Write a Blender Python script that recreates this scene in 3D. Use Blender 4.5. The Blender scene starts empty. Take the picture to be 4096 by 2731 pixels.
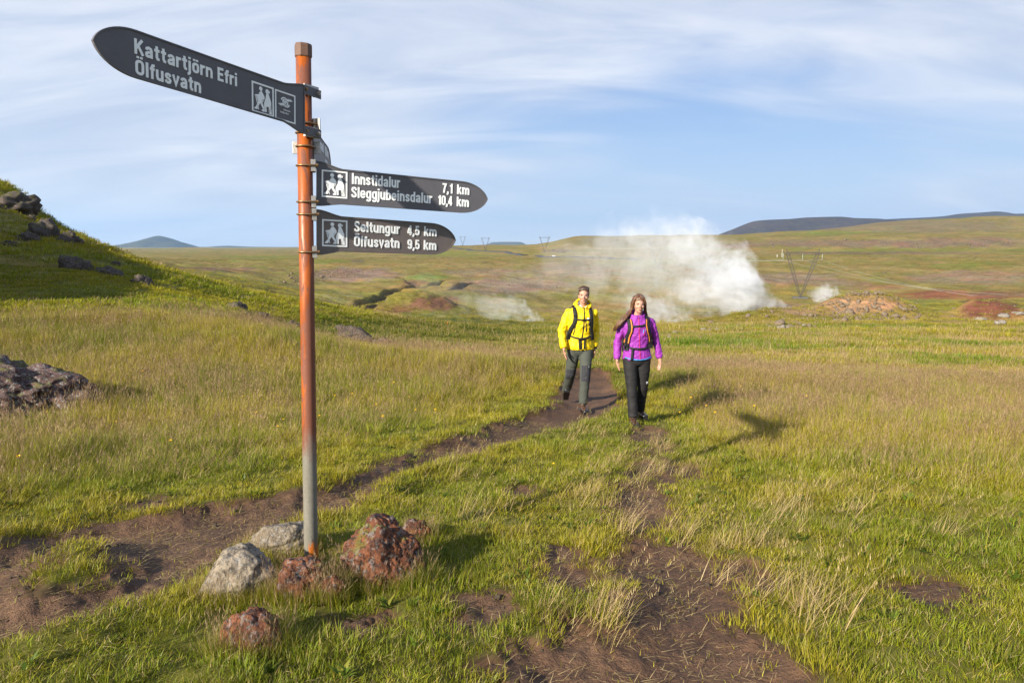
import bpy, bmesh, math, random
import numpy as np
from mathutils import Vector, Matrix
from mathutils.bvhtree import BVHTree

R = math.radians
random.seed(7)
rng = np.random.default_rng(7)
scene = bpy.context.scene
COL = scene.collection

# ------------------------------------------------------------------ camera
CZ = 1.70                                   # camera height above the foot of the signpost
F = 2730.0                                  # focal length in photo pixels (24 mm on 36 mm)
PITCH = math.atan(380 / F)
CP, SP = math.cos(PITCH), math.sin(PITCH)
cam_d = bpy.data.cameras.new('camera')
cam = bpy.data.objects.new('camera', cam_d)
COL.objects.link(cam)
cam.location = (0, 0, CZ)
cam.rotation_euler = (math.pi / 2 - PITCH, 0, 0)
cam_d.sensor_width = 36
cam_d.lens = 36 * F / 4096
cam_d.clip_start = 0.05
cam_d.clip_end = 60000
scene.camera = cam

# ------------------------------------------------------------------ sun and sky
SUN_EL, SUN_AZ = R(24), (-0.685, -0.729)      # horizontal direction towards the sun
sun_d = bpy.data.lights.new('sun', 'SUN')
sun = bpy.data.objects.new('sun', sun_d)
COL.objects.link(sun)
sun_d.energy = 5.0
sun_d.angle = R(0.9)
sun_d.color = (1.0, 0.915, 0.77)
_l = math.hypot(*SUN_AZ)
to_sun = Vector((SUN_AZ[0] / _l * math.cos(SUN_EL), SUN_AZ[1] / _l * math.cos(SUN_EL), math.sin(SUN_EL)))
sun.rotation_euler = to_sun.to_track_quat('Z', 'Y').to_euler()
sun.location = (-20, -20, 30)

world = bpy.data.worlds.new('World')
scene.world = world
world.use_nodes = True
wt = world.node_tree
wt.nodes.clear()


class NT:
    """small node helper"""
    def __init__(self, tree):
        self.t = tree

    def n(self, typ, ins=None, **kw):
        nd = self.t.nodes.new(typ)
        for k, v in kw.items():
            setattr(nd, k, v)
        for k, v in (ins or {}).items():
            s = nd.inputs[k]
            if hasattr(v, 'is_linked') or isinstance(v, bpy.types.NodeSocket):
                self.t.links.new(v, s)
            else:
                s.default_value = v
        return nd

    def math(self, op, a, b=0.0, c=None, clamp=False):
        nd = self.n('ShaderNodeMath', {0: a, 1: b}, operation=op, use_clamp=clamp)
        if c is not None:
            if isinstance(c, bpy.types.NodeSocket):
                self.t.links.new(c, nd.inputs[2])
            else:
                nd.inputs[2].default_value = c
        return nd.outputs[0]

    def mix(self, fac, a, b, blend='MIX'):
        nd = self.n('ShaderNodeMix', data_type='RGBA', blend_type=blend)
        for i, v in ((0, fac), (6, a), (7, b)):
            if isinstance(v, bpy.types.NodeSocket):
                self.t.links.new(v, nd.inputs[i])
            elif i == 0:
                nd.inputs[i].default_value = v
            else:
                nd.inputs[i].default_value = (*v[:3], 1)
        return nd.outputs[2]

    def noise(self, vec, scale, detail=4, rough=0.55, dist=0.0, out='Fac'):
        nd = self.n('ShaderNodeTexNoise', {'Scale': scale, 'Detail': detail, 'Roughness': rough, 'Distortion': dist})
        if vec is not None:
            self.t.links.new(vec, nd.inputs['Vector'])
        return nd.outputs[out]

    def ramp(self, fac, stops, interp='LINEAR'):
        nd = self.n('ShaderNodeValToRGB', {0: fac})
        cr = nd.color_ramp
        cr.interpolation = interp
        while len(cr.elements) < len(stops):
            cr.elements.new(0.5)
        for e, (p, c) in zip(cr.elements, stops):
            e.position = p
            e.color = (*c, 1) if not isinstance(c, (int, float)) else (c, c, c, 1)
        return nd.outputs[0]

    def sstep(self, x, a, b):
        nd = self.n('ShaderNodeMapRange', {0: x, 1: a, 2: b, 3: 0.0, 4: 1.0}, interpolation_type='SMOOTHSTEP')
        return nd.outputs[0]


w = NT(wt)
SKY_STRENGTH = 0.058
sky = w.n('ShaderNodeTexSky', sky_type='NISHITA', sun_disc=False, sun_elevation=SUN_EL,
          sun_rotation=math.atan2(SUN_AZ[0], SUN_AZ[1]), altitude=300.0, air_density=1.0, dust_density=0.6, ozone_density=1.2)
tc = w.n('ShaderNodeTexCoord')
sep = w.n('ShaderNodeSeparateXYZ', {0: tc.outputs['Generated']})
up_ = w.math('MAXIMUM', sep.outputs[2], 0.0)
zc_ = w.math('ADD', up_, 0.30)
px = w.math('DIVIDE', sep.outputs[0], zc_)
py = w.math('DIVIDE', sep.outputs[1], zc_)
cv = w.n('ShaderNodeCombineXYZ', {0: px, 1: py, 2: 0.0}).outputs[0]
# broad veil of thin high cloud with softer streaks inside it
m1 = w.n('ShaderNodeMapping', {'Vector': cv, 'Location': (11.3, 2.2, 0), 'Rotation': (0, 0, R(-22)), 'Scale': (0.42, 0.95, 1)}).outputs[0]
m2 = w.n('ShaderNodeMapping', {'Vector': cv, 'Location': (4.3, 2.9, 0), 'Rotation': (0, 0, R(-16)), 'Scale': (1.0, 3.2, 1)}).outputs[0]
n1 = w.noise(m1, 1.0, 3, 0.5, 0.5)
n2 = w.noise(m2, 1.0, 6, 0.55, 0.8)
cov = w.math('ADD', w.math('MULTIPLY', n1, 0.80), w.math('MULTIPLY', n2, 0.20))
veil = w.sstep(cov, 0.36, 0.575)
cloudcol = w.mix(w.sstep(n2, 0.30, 0.70), (4.5, 5.1, 6.4), (7.3, 7.5, 8.0))
blue = w.mix(w.sstep(up_, 0.0, 0.45), (2.7, 4.4, 7.3), (1.15, 2.5, 6.1))
skycol = w.mix(0.72, sky.outputs[0], blue)
colr = w.mix(w.math('MULTIPLY', veil, 0.90), skycol, cloudcol)
# thicker air low down
colr = w.mix(w.math('MULTIPLY', w.sstep(up_, 0.24, 0.0), 0.55), colr, (5.4, 6.05, 7.1))
bg = w.n('ShaderNodeBackground', {'Color': colr, 'Strength': SKY_STRENGTH})
wo = w.n('ShaderNodeOutputWorld', {'Surface': bg.outputs[0]})

vs = scene.view_settings
vs.view_transform = 'Standard'
vs.look = 'None'
vs.gamma = 1.0
vs.exposure = 1.15
vs.use_curve_mapping = False
cy = scene.cycles
cy.max_bounces = 8
cy.diffuse_bounces = 3
cy.glossy_bounces = 2
cy.transmission_bounces = 4
cy.transparent_max_bounces = 12
cy.volume_bounces = 4
cy.use_denoising = True
cy.caustics_reflective = False
cy.caustics_refractive = False


# ------------------------------------------------------------------ helpers
def link(o, parent=None):
    COL.objects.link(o)
    if parent is not None:
        o.parent = parent
    return o


def tag(o, label=None, cat=None, group=None, kind=None):
    if label:
        o['label'] = label
    if cat:
        o['category'] = cat
    if group:
        o['group'] = group
    if kind:
        o['kind'] = kind
    return o


def empty(name, loc=(0, 0, 0), rz=0.0):
    o = bpy.data.objects.new(name, None)
    o.empty_display_size = 0.1
    o.location = loc
    o.rotation_euler = (0, 0, rz)
    return link(o)


def mesh_np(name, verts, faces, smooth=True):
    """mesh from numpy verts (n,3) and quads/tris (m,k)"""
    me = bpy.data.meshes.new(name)
    verts = np.asarray(verts, np.float32)
    faces = np.asarray(faces, np.int32)
    k = faces.shape[1]
    me.vertices.add(len(verts))
    me.vertices.foreach_set('co', verts.ravel())
    me.loops.add(faces.size)
    me.loops.foreach_set('vertex_index', faces.ravel())
    me.polygons.add(len(faces))
    me.polygons.foreach_set('loop_start', np.arange(0, faces.size, k, dtype=np.int32))
    me.polygons.foreach_set('loop_total', np.full(len(faces), k, np.int32))
    me.polygons.foreach_set('use_smooth', np.full(len(faces), smooth, bool))
    me.update(calc_edges=True)
    return me


def attr(me, name, typ, data, dom='POINT'):
    a = me.attributes.new(name, typ, dom)
    key = {'FLOAT': 'value', 'INT': 'value', 'FLOAT_VECTOR': 'vector', 'FLOAT_COLOR': 'color'}[typ]
    a.data.foreach_set(key, np.asarray(data).ravel())
    return a


def bm_obj(name, bm, mat, parent=None, smooth=True):
    me = bpy.data.meshes.new(name)
    bmesh.ops.recalc_face_normals(bm, faces=bm.faces)
    bm.to_mesh(me)
    bm.free()
    if smooth:
        me.polygons.foreach_set('use_smooth', np.ones(len(me.polygons), bool))
    me.materials.append(mat)
    return link(bpy.data.objects.new(name, me), parent)


def co_np(me):
    a = np.empty(len(me.vertices) * 3, np.float32)
    me.vertices.foreach_get('co', a)
    return a.reshape(-1, 3)


# vectorised gradient noise
_perm = np.random.default_rng(11).permutation(512).astype(np.int32)
_perm = np.concatenate([_perm % 256, _perm % 256]).astype(np.int32)
_grad = np.random.default_rng(12).normal(size=(256, 3))
_grad /= np.linalg.norm(_grad, axis=1)[:, None]


def pnoise(x, y, z=0.0):
    x, y, z = np.broadcast_arrays(np.asarray(x, float), np.asarray(y, float), np.asarray(z, float))
    xi, yi, zi = np.floor(x).astype(np.int64), np.floor(y).astype(np.int64), np.floor(z).astype(np.int64)
    fx, fy, fz = x - xi, y - yi, z - zi
    u = fx * fx * fx * (fx * (fx * 6 - 15) + 10)
    v = fy * fy * fy * (fy * (fy * 6 - 15) + 10)
    ww = fz * fz * fz * (fz * (fz * 6 - 15) + 10)
    out = 0
    for dx in (0, 1):
        for dy in (0, 1):
            for dz in (0, 1):
                h = _perm[(_perm[(_perm[(xi + dx) & 255] + yi + dy) & 255] + zi + dz) & 255]
                g = _grad[h]
                d = g[..., 0] * (fx - dx) + g[..., 1] * (fy - dy) + g[..., 2] * (fz - dz)
                out = out + d * (u if dx else 1 - u) * (v if dy else 1 - v) * (ww if dz else 1 - ww)
    return out * 1.6


def fbm(x, y, z=0.0, octs=4, gain=0.5, lac=2.03):
    s, a = 0, 1.0
    for i in range(octs):
        s = s + a * pnoise(np.asarray(x) * lac ** i + 17.3 * i, np.asarray(y) * lac ** i - 9.1 * i, np.asarray(z) * lac ** i)
        a *= gain
    return s


def smooth(a, b, x):
    t = np.clip((np.asarray(x, float) - a) / (b - a), 0, 1)
    return t * t * (3 - 2 * t)


# ------------------------------------------------------------------ photo pixel -> direction
def ray(u, v):
    X, Y = (u - 2048) / F, (1365.5 - v) / F
    return np.array([X, CP + Y * SP, Y * CP - SP])


def tan_v(v):
    """height over depth for a photo row"""
    Y = (1365.5 - np.asarray(v, float)) / F
    return (Y * CP - SP) / (CP + Y * SP)


def at_y(u, v, y):
    d = ray(u, v)
    d = d * y / d[1]
    return np.array([d[0], d[1], d[2] + CZ])


def near_z(y):
    return -(1.60 + 0.108 * (y - 2.5))


# ------------------------------------------------------------------ terrain: depth/row profiles along bearings
FAR = [(2500, 1001), (6000, 993), (16000, 988)]
COLS = {
    0: [(10, 1560), (12, 1420), (14, 1300), (16.5, 1215), (18.5, 1215), (22, 1172), (30, 990), (39, 800), (46, 712), (56, 740), (80, 900), (150, 1000), (600, 1015)] + FAR,
    300: [(10, 1570), (12, 1440), (14, 1320), (16.5, 1215), (18.5, 1222), (21, 1195), (28, 1085), (35, 980), (40, 928), (50, 955), (80, 1010), (150, 1020), (600, 1018)] + FAR,
    600: [(10, 1590), (12, 1465), (14, 1345), (16, 1252), (18.5, 1262), (22, 1215), (30, 1125), (38, 1057), (48, 1082), (100, 1085), (200, 1080), (350, 1062), (600, 1045), (1000, 1025)] + FAR,
    900: [(10, 1600), (12, 1475), (14.8, 1312), (17, 1325), (23, 1255), (32, 1190), (40, 1143), (52, 1165), (100, 1165), (140, 1125), (190, 1098), (240, 1096), (300, 1098), (450, 1085), (700, 1050), (1000, 1028)] + FAR,
    1200: [(10, 1610), (12, 1490), (14.5, 1358), (17, 1372), (25, 1325), (38, 1245), (50, 1203), (64, 1224), (120, 1222), (150, 1200), (190, 1165), (240, 1135), (330, 1110), (600, 1060), (1000, 1028)] + FAR,
    1450: [(10, 1630), (12, 1505), (14, 1408), (17, 1418), (28, 1358), (46, 1282), (62, 1246), (80, 1258), (130, 1252), (160, 1238), (220, 1190), (300, 1140), (450, 1090), (700, 1055), (1200, 1018), (1800, 994), (4000, 990), (16000, 987)],
    1700: [(10, 1632), (12, 1520), (13.8, 1430), (16, 1440), (30, 1360), (60, 1306), (85, 1287), (110, 1294), (130, 1280), (160, 1245), (220, 1195), (300, 1140), (450, 1090), (700, 1055), (1200, 1012), (1700, 986), (3000, 990), (16000, 987)],
    2100: [(10, 1632), (12, 1525), (13.2, 1455), (16, 1468), (28, 1400), (60, 1345), (95, 1314), (110, 1318), (140, 1300), (180, 1262), (260, 1190), (350, 1140), (500, 1090), (700, 1060), (1000, 1020), (1300, 992), (1700, 983), (4000, 988), (16000, 987)],
    2350: [(10, 1622), (12, 1525), (13.5, 1462), (16, 1470), (28, 1402), (60, 1340), (95, 1308), (110, 1316), (150, 1298), (190, 1265), (280, 1190), (370, 1140), (550, 1085), (800, 1040), (1000, 1005), (1250, 960), (1500, 945), (1800, 950), (4000, 985), (16000, 987)],
    2600: [(10, 1628), (12, 1545), (13.5, 1495), (17, 1482), (30, 1405), (50, 1352), (80, 1312), (100, 1298), (115, 1312), (160, 1292), (200, 1265), (300, 1190), (400, 1140), (600, 1080), (900, 1020), (1200, 965), (1450, 940), (1800, 950), (4000, 985), (16000, 987)],
    2900: [(10, 1638), (12, 1560), (13.5, 1510), (17, 1495), (30, 1412), (50, 1350), (75, 1312), (95, 1288), (103, 1284), (115, 1300), (160, 1280), (220, 1250), (320, 1195), (420, 1150), (600, 1085), (800, 1030), (950, 1000), (1100, 965), (1400, 943), (1800, 948), (4000, 980), (16000, 985)],
    3200: [(10, 1655), (12, 1575), (13.5, 1525), (17, 1505), (30, 1420), (50, 1352), (75, 1305), (95, 1262), (106, 1238), (120, 1255), (160, 1250), (250, 1222), (350, 1205), (430, 1155), (600, 1090), (800, 1025), (930, 1005), (1030, 965), (1150, 950), (1500, 922), (1900, 930), (4000, 970), (16000, 982)],
    3500: [(10, 1660), (12, 1585), (13.5, 1540), (17, 1515), (30, 1425), (50, 1357), (75, 1308), (95, 1262), (107, 1196), (120, 1215), (160, 1220), (250, 1205), (330, 1190), (430, 1145), (600, 1085), (800, 1022), (930, 1003), (1030, 948), (1150, 935), (1500, 893), (1900, 895), (4000, 950), (16000, 980)],
    3750: [(10, 1665), (12, 1595), (13.5, 1550), (17, 1525), (30, 1430), (50, 1360), (75, 1310), (92, 1282), (108, 1255), (125, 1250), (200, 1215), (300, 1185), (450, 1130), (600, 1080), (800, 1022), (900, 1002), (1000, 945), (1150, 928), (1500, 880), (1900, 878), (4000, 940), (16000, 980)],
    4096: [(10, 1670), (12, 1605), (13.5, 1560), (17, 1535), (30, 1440), (50, 1366), (75, 1312), (92, 1285), (110, 1262), (130, 1245), (200, 1205), (400, 1140), (700, 1040), (880, 1000), (1000, 952), (1200, 922), (1600, 866), (2200, 868), (4000, 930), (16000, 980)],
}
LR0, LR1, NLR = math.log(0.25), math.log(30000.0), 560
lrg = np.linspace(LR0, LR1, NLR)


def pchip(x, y, xq):
    x, y = np.asarray(x, float), np.asarray(y, float)
    h = np.diff(x)
    d = np.diff(y) / h
    m = np.zeros_like(y)
    m[0], m[-1] = d[0], d[-1]
    for i in range(1, len(y) - 1):
        if d[i - 1] * d[i] > 0:
            w1, w2 = 2 * h[i] + h[i - 1], h[i] + 2 * h[i - 1]
            m[i] = (w1 + w2) / (w1 / d[i - 1] + w2 / d[i])
    i = np.clip(np.searchsorted(x, xq) - 1, 0, len(x) - 2)
    t = np.clip((xq - x[i]) / h[i], 0, 1)
    return ((2 * t ** 3 - 3 * t ** 2 + 1) * y[i] + (t ** 3 - 2 * t ** 2 + t) * h[i] * m[i]
            + (-2 * t ** 3 + 3 * t ** 2) * y[i + 1] + (t ** 3 - t ** 2) * h[i] * m[i + 1])


phis, prof = [], []
for u_, pts in COLS.items():
    ph = math.atan((u_ - 2048) / F)
    rs, es = [], []
    for y in (0.25, 0.8, 1.6, 2.5, 3.5, 5, 6.5, 8):
        rs.append(y / math.cos(ph)); es.append(near_z(max(y, 1.8)) / rs[-1])
    for y, v in pts:
        r_ = y / math.cos(ph)
        rs.append(r_); es.append(float(tan_v(v)) * y / r_)
    rs.append(30000); es.append(es[-1] * 0.9)
    phis.append(ph); prof.append(pchip(np.log(rs), es, lrg))


def generic(pts):
    rs = [0.25, 0.8, 1.6, 2.5, 4, 8] + [p_[0] for p_ in pts]
    zs = [-1.52, -1.52, -1.53, -1.55, -1.6, -1.7] + [p_[1] for p_ in pts]
    return pchip(np.log(rs), np.array(zs) / np.array(rs), lrg)


for deg, pts in ((-180, [(30, -2), (300, -4), (2000, -10), (30000, -40)]), (-120, [(30, -2), (300, -4), (2000, -10), (30000, -40)]),
                 (-85, [(14, -0.9), (25, 1.6), (40, 3.5), (70, 3), (200, -2), (2000, -10), (30000, -40)]),
                 (-52, [(12, -1.4), (17, -0.6), (25, 2.6), (38, 6.0), (50, 6.5), (90, 3), (250, -3), (2000, -12), (30000, -40)]),
                 (52, [(14, -2.9), (30, -4.6), (60, -7), (110, -9), (300, -12), (1000, 5), (1800, 80), (4000, 60), (30000, -20)]),
                 (85, [(14, -2.6), (30, -4), (110, -7), (1000, 5), (1800, 70), (30000, -20)]),
                 (130, [(30, -2.6), (300, -5), (2000, -10), (30000, -40)]), (180, [(30, -2), (300, -4), (2000, -10), (30000, -40)])):
    phis.append(R(deg)); prof.append(generic(pts))
order = np.argsort(phis)
phis = np.array(phis)[order]
prof = np.array(prof)[order]
PHG = np.linspace(-math.pi, math.pi, 1441)
TAB = np.empty((1441, NLR))
for k in range(NLR):
    TAB[:, k] = pchip(phis, prof[:, k], PHG)
# soften the bearing seams a little
for _ in range(3):
    TAB[1:-1] = 0.25 * TAB[:-2] + 0.5 * TAB[1:-1] + 0.25 * TAB[2:]


def base_z(x, y):
    """camera-relative ground height without detail"""
    x, y = np.asarray(x, float), np.asarray(y, float)
    r = np.maximum(np.hypot(x, y), 0.26)
    ph = np.arctan2(x, y)
    a = (ph + math.pi) / (2 * math.pi) * 1440
    i = np.clip(a.astype(int), 0, 1439); fa = a - i
    b = (np.log(r) - LR0) / (LR1 - LR0) * (NLR - 1)
    j = np.clip(b.astype(int), 0, NLR - 2); fb = np.clip(b - j, 0, 1)
    e = (TAB[i, j] * (1 - fa) * (1 - fb) + TAB[i + 1, j] * fa * (1 - fb) + TAB[i, j + 1] * (1 - fa) * fb + TAB[i + 1, j + 1] * fa * fb)
    return e * r


def hit_base(u, v, r0=1.5, r1=20000, fn=None):
    """first ground point on a photo ray (camera-relative)"""
    fn = fn or base_z
    d = ray(u, v)
    d = d / math.hypot(d[0], d[1])
    s = np.exp(np.linspace(math.log(r0), math.log(r1), 4000))
    below = d[2] * s < fn(d[0] * s, d[1] * s)
    k = int(np.argmax(below)) if below.any() else len(s) - 1
    lo, hi = s[max(k - 1, 0)], s[k]
    for _ in range(30):
        m = 0.5 * (lo + hi)
        if d[2] * m < float(fn(np.array([d[0] * m]), np.array([d[1] * m]))[0]):
            hi = m
        else:
            lo = m
    return d * hi


KD = 4096 / 2352


def poly_xy(pts, k=KD, r1=60):
    out = []
    for (u, v) in pts:
        p = hit_base(u * k, v * k, r1=r1)
        out.append((p[0], p[1]))
    return np.array(out)


def sdist(poly, x, y):
    """signed distance to polygon, positive inside"""
    d = np.full(x.shape, 1e9)
    ins = np.zeros(x.shape, bool)
    n = len(poly)
    for i in range(n):
        ax, ay = poly[i]; bx, by = poly[(i + 1) % n]
        ex, ey = bx - ax, by - ay
        t = np.clip(((x - ax) * ex + (y - ay) * ey) / (ex * ex + ey * ey + 1e-12), 0, 1)
        d = np.minimum(d, np.hypot(x - ax - t * ex, y - ay - t * ey))
        c = ((ay > y) != (by > y))
        ins ^= c & (x < (bx - ax) * (y - ay) / (by - ay + 1e-12) + ax)
    return np.where(ins, d, -d)


def pdist(line, x, y):
    d = np.full(x.shape, 1e9)
    for (ax, ay), (bx, by) in zip(line[:-1], line[1:]):
        ex, ey = bx - ax, by - ay
        t = np.clip(((x - ax) * ex + (y - ay) * ey) / (ex * ex + ey * ey + 1e-12), 0, 1)
        d = np.minimum(d, np.hypot(x - ax - t * ex, y - ay - t * ey))
    return d


# worn earth, outlined on the photograph and laid on the ground
TRAIL = poly_xy([(-300, 1300), (0, 1262), (120, 1222), (260, 1192), (400, 1182), (480, 1166), (560, 1160), (690, 1138), (800, 1108),
                 (870, 1075), (960, 1040), (1060, 1012), (1180, 972), (1270, 942), (1285, 915), (1292, 880), (1335, 850), (1385, 850),
                 (1400, 885), (1420, 925), (1400, 945), (1330, 968), (1230, 1000), (1130, 1028), (1010, 1062), (900, 1096), (800, 1142),
                 (700, 1180), (600, 1225), (500, 1268), (420, 1320), (300, 1370), (150, 1432), (0, 1478), (-300, 1540)])
ISLE = poly_xy([(70, 1330), (110, 1275), (180, 1238), (235, 1250), (258, 1288), (235, 1318), (150, 1345), (90, 1362)])
WORN = [poly_xy(p_) for p_ in (
    [(1420, 1290), (1470, 1262), (1560, 1262), (1640, 1290), (1725, 1300), (1735, 1340), (1690, 1395), (1640, 1432), (1700, 1462), (1790, 1500),
     (1850, 1568), (1880, 1640), (1180, 1640), (1190, 1568), (1120, 1530), (1200, 1480), (1290, 1490), (1330, 1470), (1420, 1480), (1450, 1420), (1400, 1400), (1440, 1372), (1478, 1350)],
    [(1238, 1258), (1300, 1262), (1352, 1300), (1345, 1335), (1300, 1345), (1262, 1310)],
    [(1080, 1370), (1160, 1368), (1180, 1400), (1120, 1440), (1070, 1420)],
    [(1285, 1440), (1310, 1400), (1330, 1420), (1320, 1470), (1290, 1480)],
    [(1420, 1120), (1490, 1105), (1520, 1140), (1500, 1180), (1520, 1215), (1460, 1222), (1420, 1180)],
    [(1460, 985), (1500, 985), (1530, 1008), (1500, 1020), (1460, 1010)],
    [(1540, 1068), (1600, 1072), (1590, 1095), (1545, 1090)],
    [(770, 1425), (830, 1422), (845, 1450), (800, 1470)],
    [(1190, 1118), (1225, 1115), (1230, 1135), (1195, 1140)],
    [(2020, 1350), (2160, 1345), (2240, 1380), (2150, 1390)],
    [(310, 1148), (370, 1140), (380, 1165), (320, 1172)],
)]
TRODDEN = poly_xy([(1455, 975), (1520, 975), (1560, 1030), (1570, 1090), (1545, 1150), (1570, 1220), (1640, 1275), (1560, 1300), (1430, 1300), (1400, 1240), (1400, 1160), (1410, 1080), (1440, 1020)])
# far features
GULLY = [poly_xy(p_, 1.0, 900) for p_ in (
    [(1340, 1238), (1400, 1228), (1470, 1212), (1530, 1192), (1565, 1168), (1610, 1156), (1700, 1140), (1790, 1128)],
    [(1470, 1244), (1530, 1236), (1580, 1230)],
    [(1600, 1110), (1640, 1128), (1680, 1142)],
    [(1800, 1158), (1850, 1140), (1900, 1130)])]
# bumps: camera-relative x, y, height, rx, ry
def bump_at(u, v, y, h, rx, ry):
    p = at_y(u, v, y)
    return (p[0], p[1], h, rx, ry)


BUMPS = [bump_at(1735, 1240, 168, 4.2, 8.5, 7), bump_at(1600, 1255, 160, 2.2, 7, 6),
         bump_at(3955, 1270, 100, 3.0, 4.4, 5), bump_at(3450, 1250, 104, 1.2, 7, 4), bump_at(3000, 1300, 96, 0.9, 9, 3)]


def worn_sd(x, y):
    x, y = np.asarray(x, float), np.asarray(y, float)
    jit = 0.07 * fbm(x * 3.2, y * 3.2, 3.3, 4, 0.6) + 0.05 * pnoise(x * 13, y * 13, 1.2)
    t = np.minimum(sdist(TRAIL, x, y) + 0.05, -sdist(ISLE, x, y)) + jit
    q = np.full(x.shape, -9.0)
    for p_ in WORN:
        q = np.maximum(q, sdist(p_, x, y))
    tr = np.clip(sdist(TRODDEN, x, y), -9, .14) - 0.13 + 0.20 * fbm(x * 2.6, y * 2.6, 15.0, 3, .6)
    return t, np.maximum(q + 0.03 + jit * 1.25, tr)


def detail_z(x, y):
    """hummocks, trail hollow, gullies and mounds"""
    x, y = np.asarray(x, float), np.asarray(y, float)
    r = np.hypot(x, y)
    z = np.zeros(x.shape)
    lam = 0.35
    i = 0
    while lam < 700:
        wgt = smooth(lam * 3.6, lam * 9, r) * (1 - smooth(lam / 0.02, lam / 0.011, r))
        k = wgt > 0
        if k.any():
            z[k] += (0.036 * lam * wgt[k] * (1 + 0.8 * smooth(80, 160, r[k]) * (1 - smooth(450, 750, r[k])) - 0.45 * smooth(700, 1000, r[k]))) * pnoise(x[k] / lam + 31.7 * i, y[k] / lam - 12.9 * i, 0.37 * i)
        lam *= 1.9
        i += 1
    nearm = r < 26
    if nearm.any():
        xn, yn = x[nearm], y[nearm]
        t, q = worn_sd(xn, yn)
        zz = -0.075 * smooth(-0.08, 0.26, t) - 0.045 * smooth(-0.08, 0.24, q)
        zz += 0.035 * np.exp(-((t + 0.14) / 0.12) ** 2) * smooth(0, 1, fbm(xn, yn, 5.0, 2) + 0.5)
        soil = np.maximum(t, q) > 0
        zz += np.where(soil, 0.006 * fbm(xn * 8, yn * 8, 2.0, 4, .65), 0.034 * fbm(xn * 2.0, yn * 2.0, 8.0, 3))
        z[nearm] += zz
    far = (r > 90) & (r < 900) & (y > 0)
    if far.any():
        xf, yf = x[far], y[far]
        zz = np.zeros(xf.shape)
        for k, ln in enumerate(GULLY):
            wd = (3.2, 2.4, 2.6, 2.4)[k]
            d = pdist(ln, xf, yf) + 0.9 * pnoise(xf / 6, yf / 6, 4.0)
            zz -= (2.6, 1.7, 1.8, 1.8)[k] * (1 - smooth(wd * 0.35, wd, d))
        z[far] += zz
    for (bx, by, h, rx, ry) in BUMPS:
        d2 = ((x - bx) / rx) ** 2 + ((y - by) / ry) ** 2
        k = d2 < 9
        if k.any():
            z[k] += h * np.exp(-d2[k] * 0.9) * (1 + 0.18 * fbm(x[k] / 2.5, y[k] / 2.5, 9.0, 3))
    return z


def gz(x, y):
    """world ground height"""
    x, y = np.atleast_1d(np.asarray(x, float)), np.atleast_1d(np.asarray(y, float))
    return base_z(x, y) + detail_z(x, y) + CZ


def hit(u, v, r0=1.5, r1=20000):
    p = hit_base(u, v, r0, r1, fn=lambda x, y: base_z(x, y) + detail_z(x, y))
    return np.array([p[0], p[1], p[2] + CZ])


def project(x, y, z):
    """photo pixel of world points"""
    zz = z - CZ
    dep = y * CP - zz * SP
    up = y * SP + zz * CP
    dep = np.where(dep > 0.05, dep, 0.05)
    return 2048 + F * x / dep, 1365.5 - F * up / dep


# ------------------------------------------------------------------ materials
def new_mat(name):
    m = bpy.data.materials.new(name)
    m.use_nodes = True
    m.node_tree.nodes.clear()
    t = NT(m.node_tree)
    out = t.n('ShaderNodeOutputMaterial')
    return m, t, out


def principled(t, out, base, rough=0.8, bump=None, metal=0.0, spec=0.3, bump_s=0.5, bump_d=0.01, **kw):
    ins = {'Base Color': base if isinstance(base, bpy.types.NodeSocket) else (*base, 1), 'Roughness': rough, 'Metallic': metal, 'Specular IOR Level': spec}
    ins.update(kw)
    p = t.n('ShaderNodeBsdfPrincipled', ins)
    if bump is not None:
        b = t.n('ShaderNodeBump', {'Height': bump, 'Strength': bump_s, 'Distance': bump_d})
        t.t.links.new(b.outputs[0], p.inputs['Normal'])
    t.t.links.new(p.outputs[0], out.inputs['Surface'])
    return p


def flat_mat(name, col, rough=0.7, var=0.12, scale=30.0, metal=0.0, spec=0.3, bump_d=0.0015):
    """plain procedural surface with slight mottling"""
    m, t, out = new_mat(name)
    pos = t.n('ShaderNodeTexCoord').outputs['Object']
    n = t.noise(pos, scale, 4, 0.6)
    c = t.mix(n, [v * (1 - var) for v in col], [min(1, v * (1 + var)) for v in col])
    principled(t, out, c, rough, n, metal, spec, 0.4, bump_d)
    return m


# ground sheet: colour comes from what grows where plus shade painted on the meadow slope, fine mottling from noise
M_ground, t, out = new_mat('ground')
pos = t.n('ShaderNodeNewGeometry').outputs['Position']
gc = t.n('ShaderNodeAttribute', attribute_name='gcol').outputs['Color']
rr = t.n('ShaderNodeVectorMath', {0: pos}, operation='LENGTH').outputs['Value']
na = t.noise(pos, 0.9, 6, 0.65)
nb = t.noise(pos, 0.11, 6, 0.62, 0.4)
nc_ = t.noise(pos, 0.02, 6, 0.65, 0.6)
fn = t.math('ADD', t.math('MULTIPLY', na, 0.4), t.math('ADD', t.math('MULTIPLY', nb, 0.35), t.math('MULTIPLY', nc_, 0.25)))
k = t.math('ADD', 0.45, t.math('MULTIPLY', t.sstep(fn, 0.30, 0.70), 1.15))
gcol2 = t.mix(1.0, gc, t.n('ShaderNodeCombineColor', {0: k, 1: k, 2: k}).outputs[0], 'MULTIPLY')
hue = t.mix(t.sstep(t.noise(pos, 0.045, 5, 0.6, 0.8), 0.42, 0.62), gcol2, t.mix(1.0, gcol2, (1.18, 0.92, 0.95), 'MULTIPLY'))
bsc = t.math('MULTIPLY', t.sstep(rr, 6.0, 900.0), 6.0)
bmp = t.n('ShaderNodeBump', {'Height': fn, 'Strength': 0.55, 'Distance': t.math('ADD', 0.06, bsc)})
pb = principled(t, out, hue, 0.95, spec=0.1)
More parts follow.
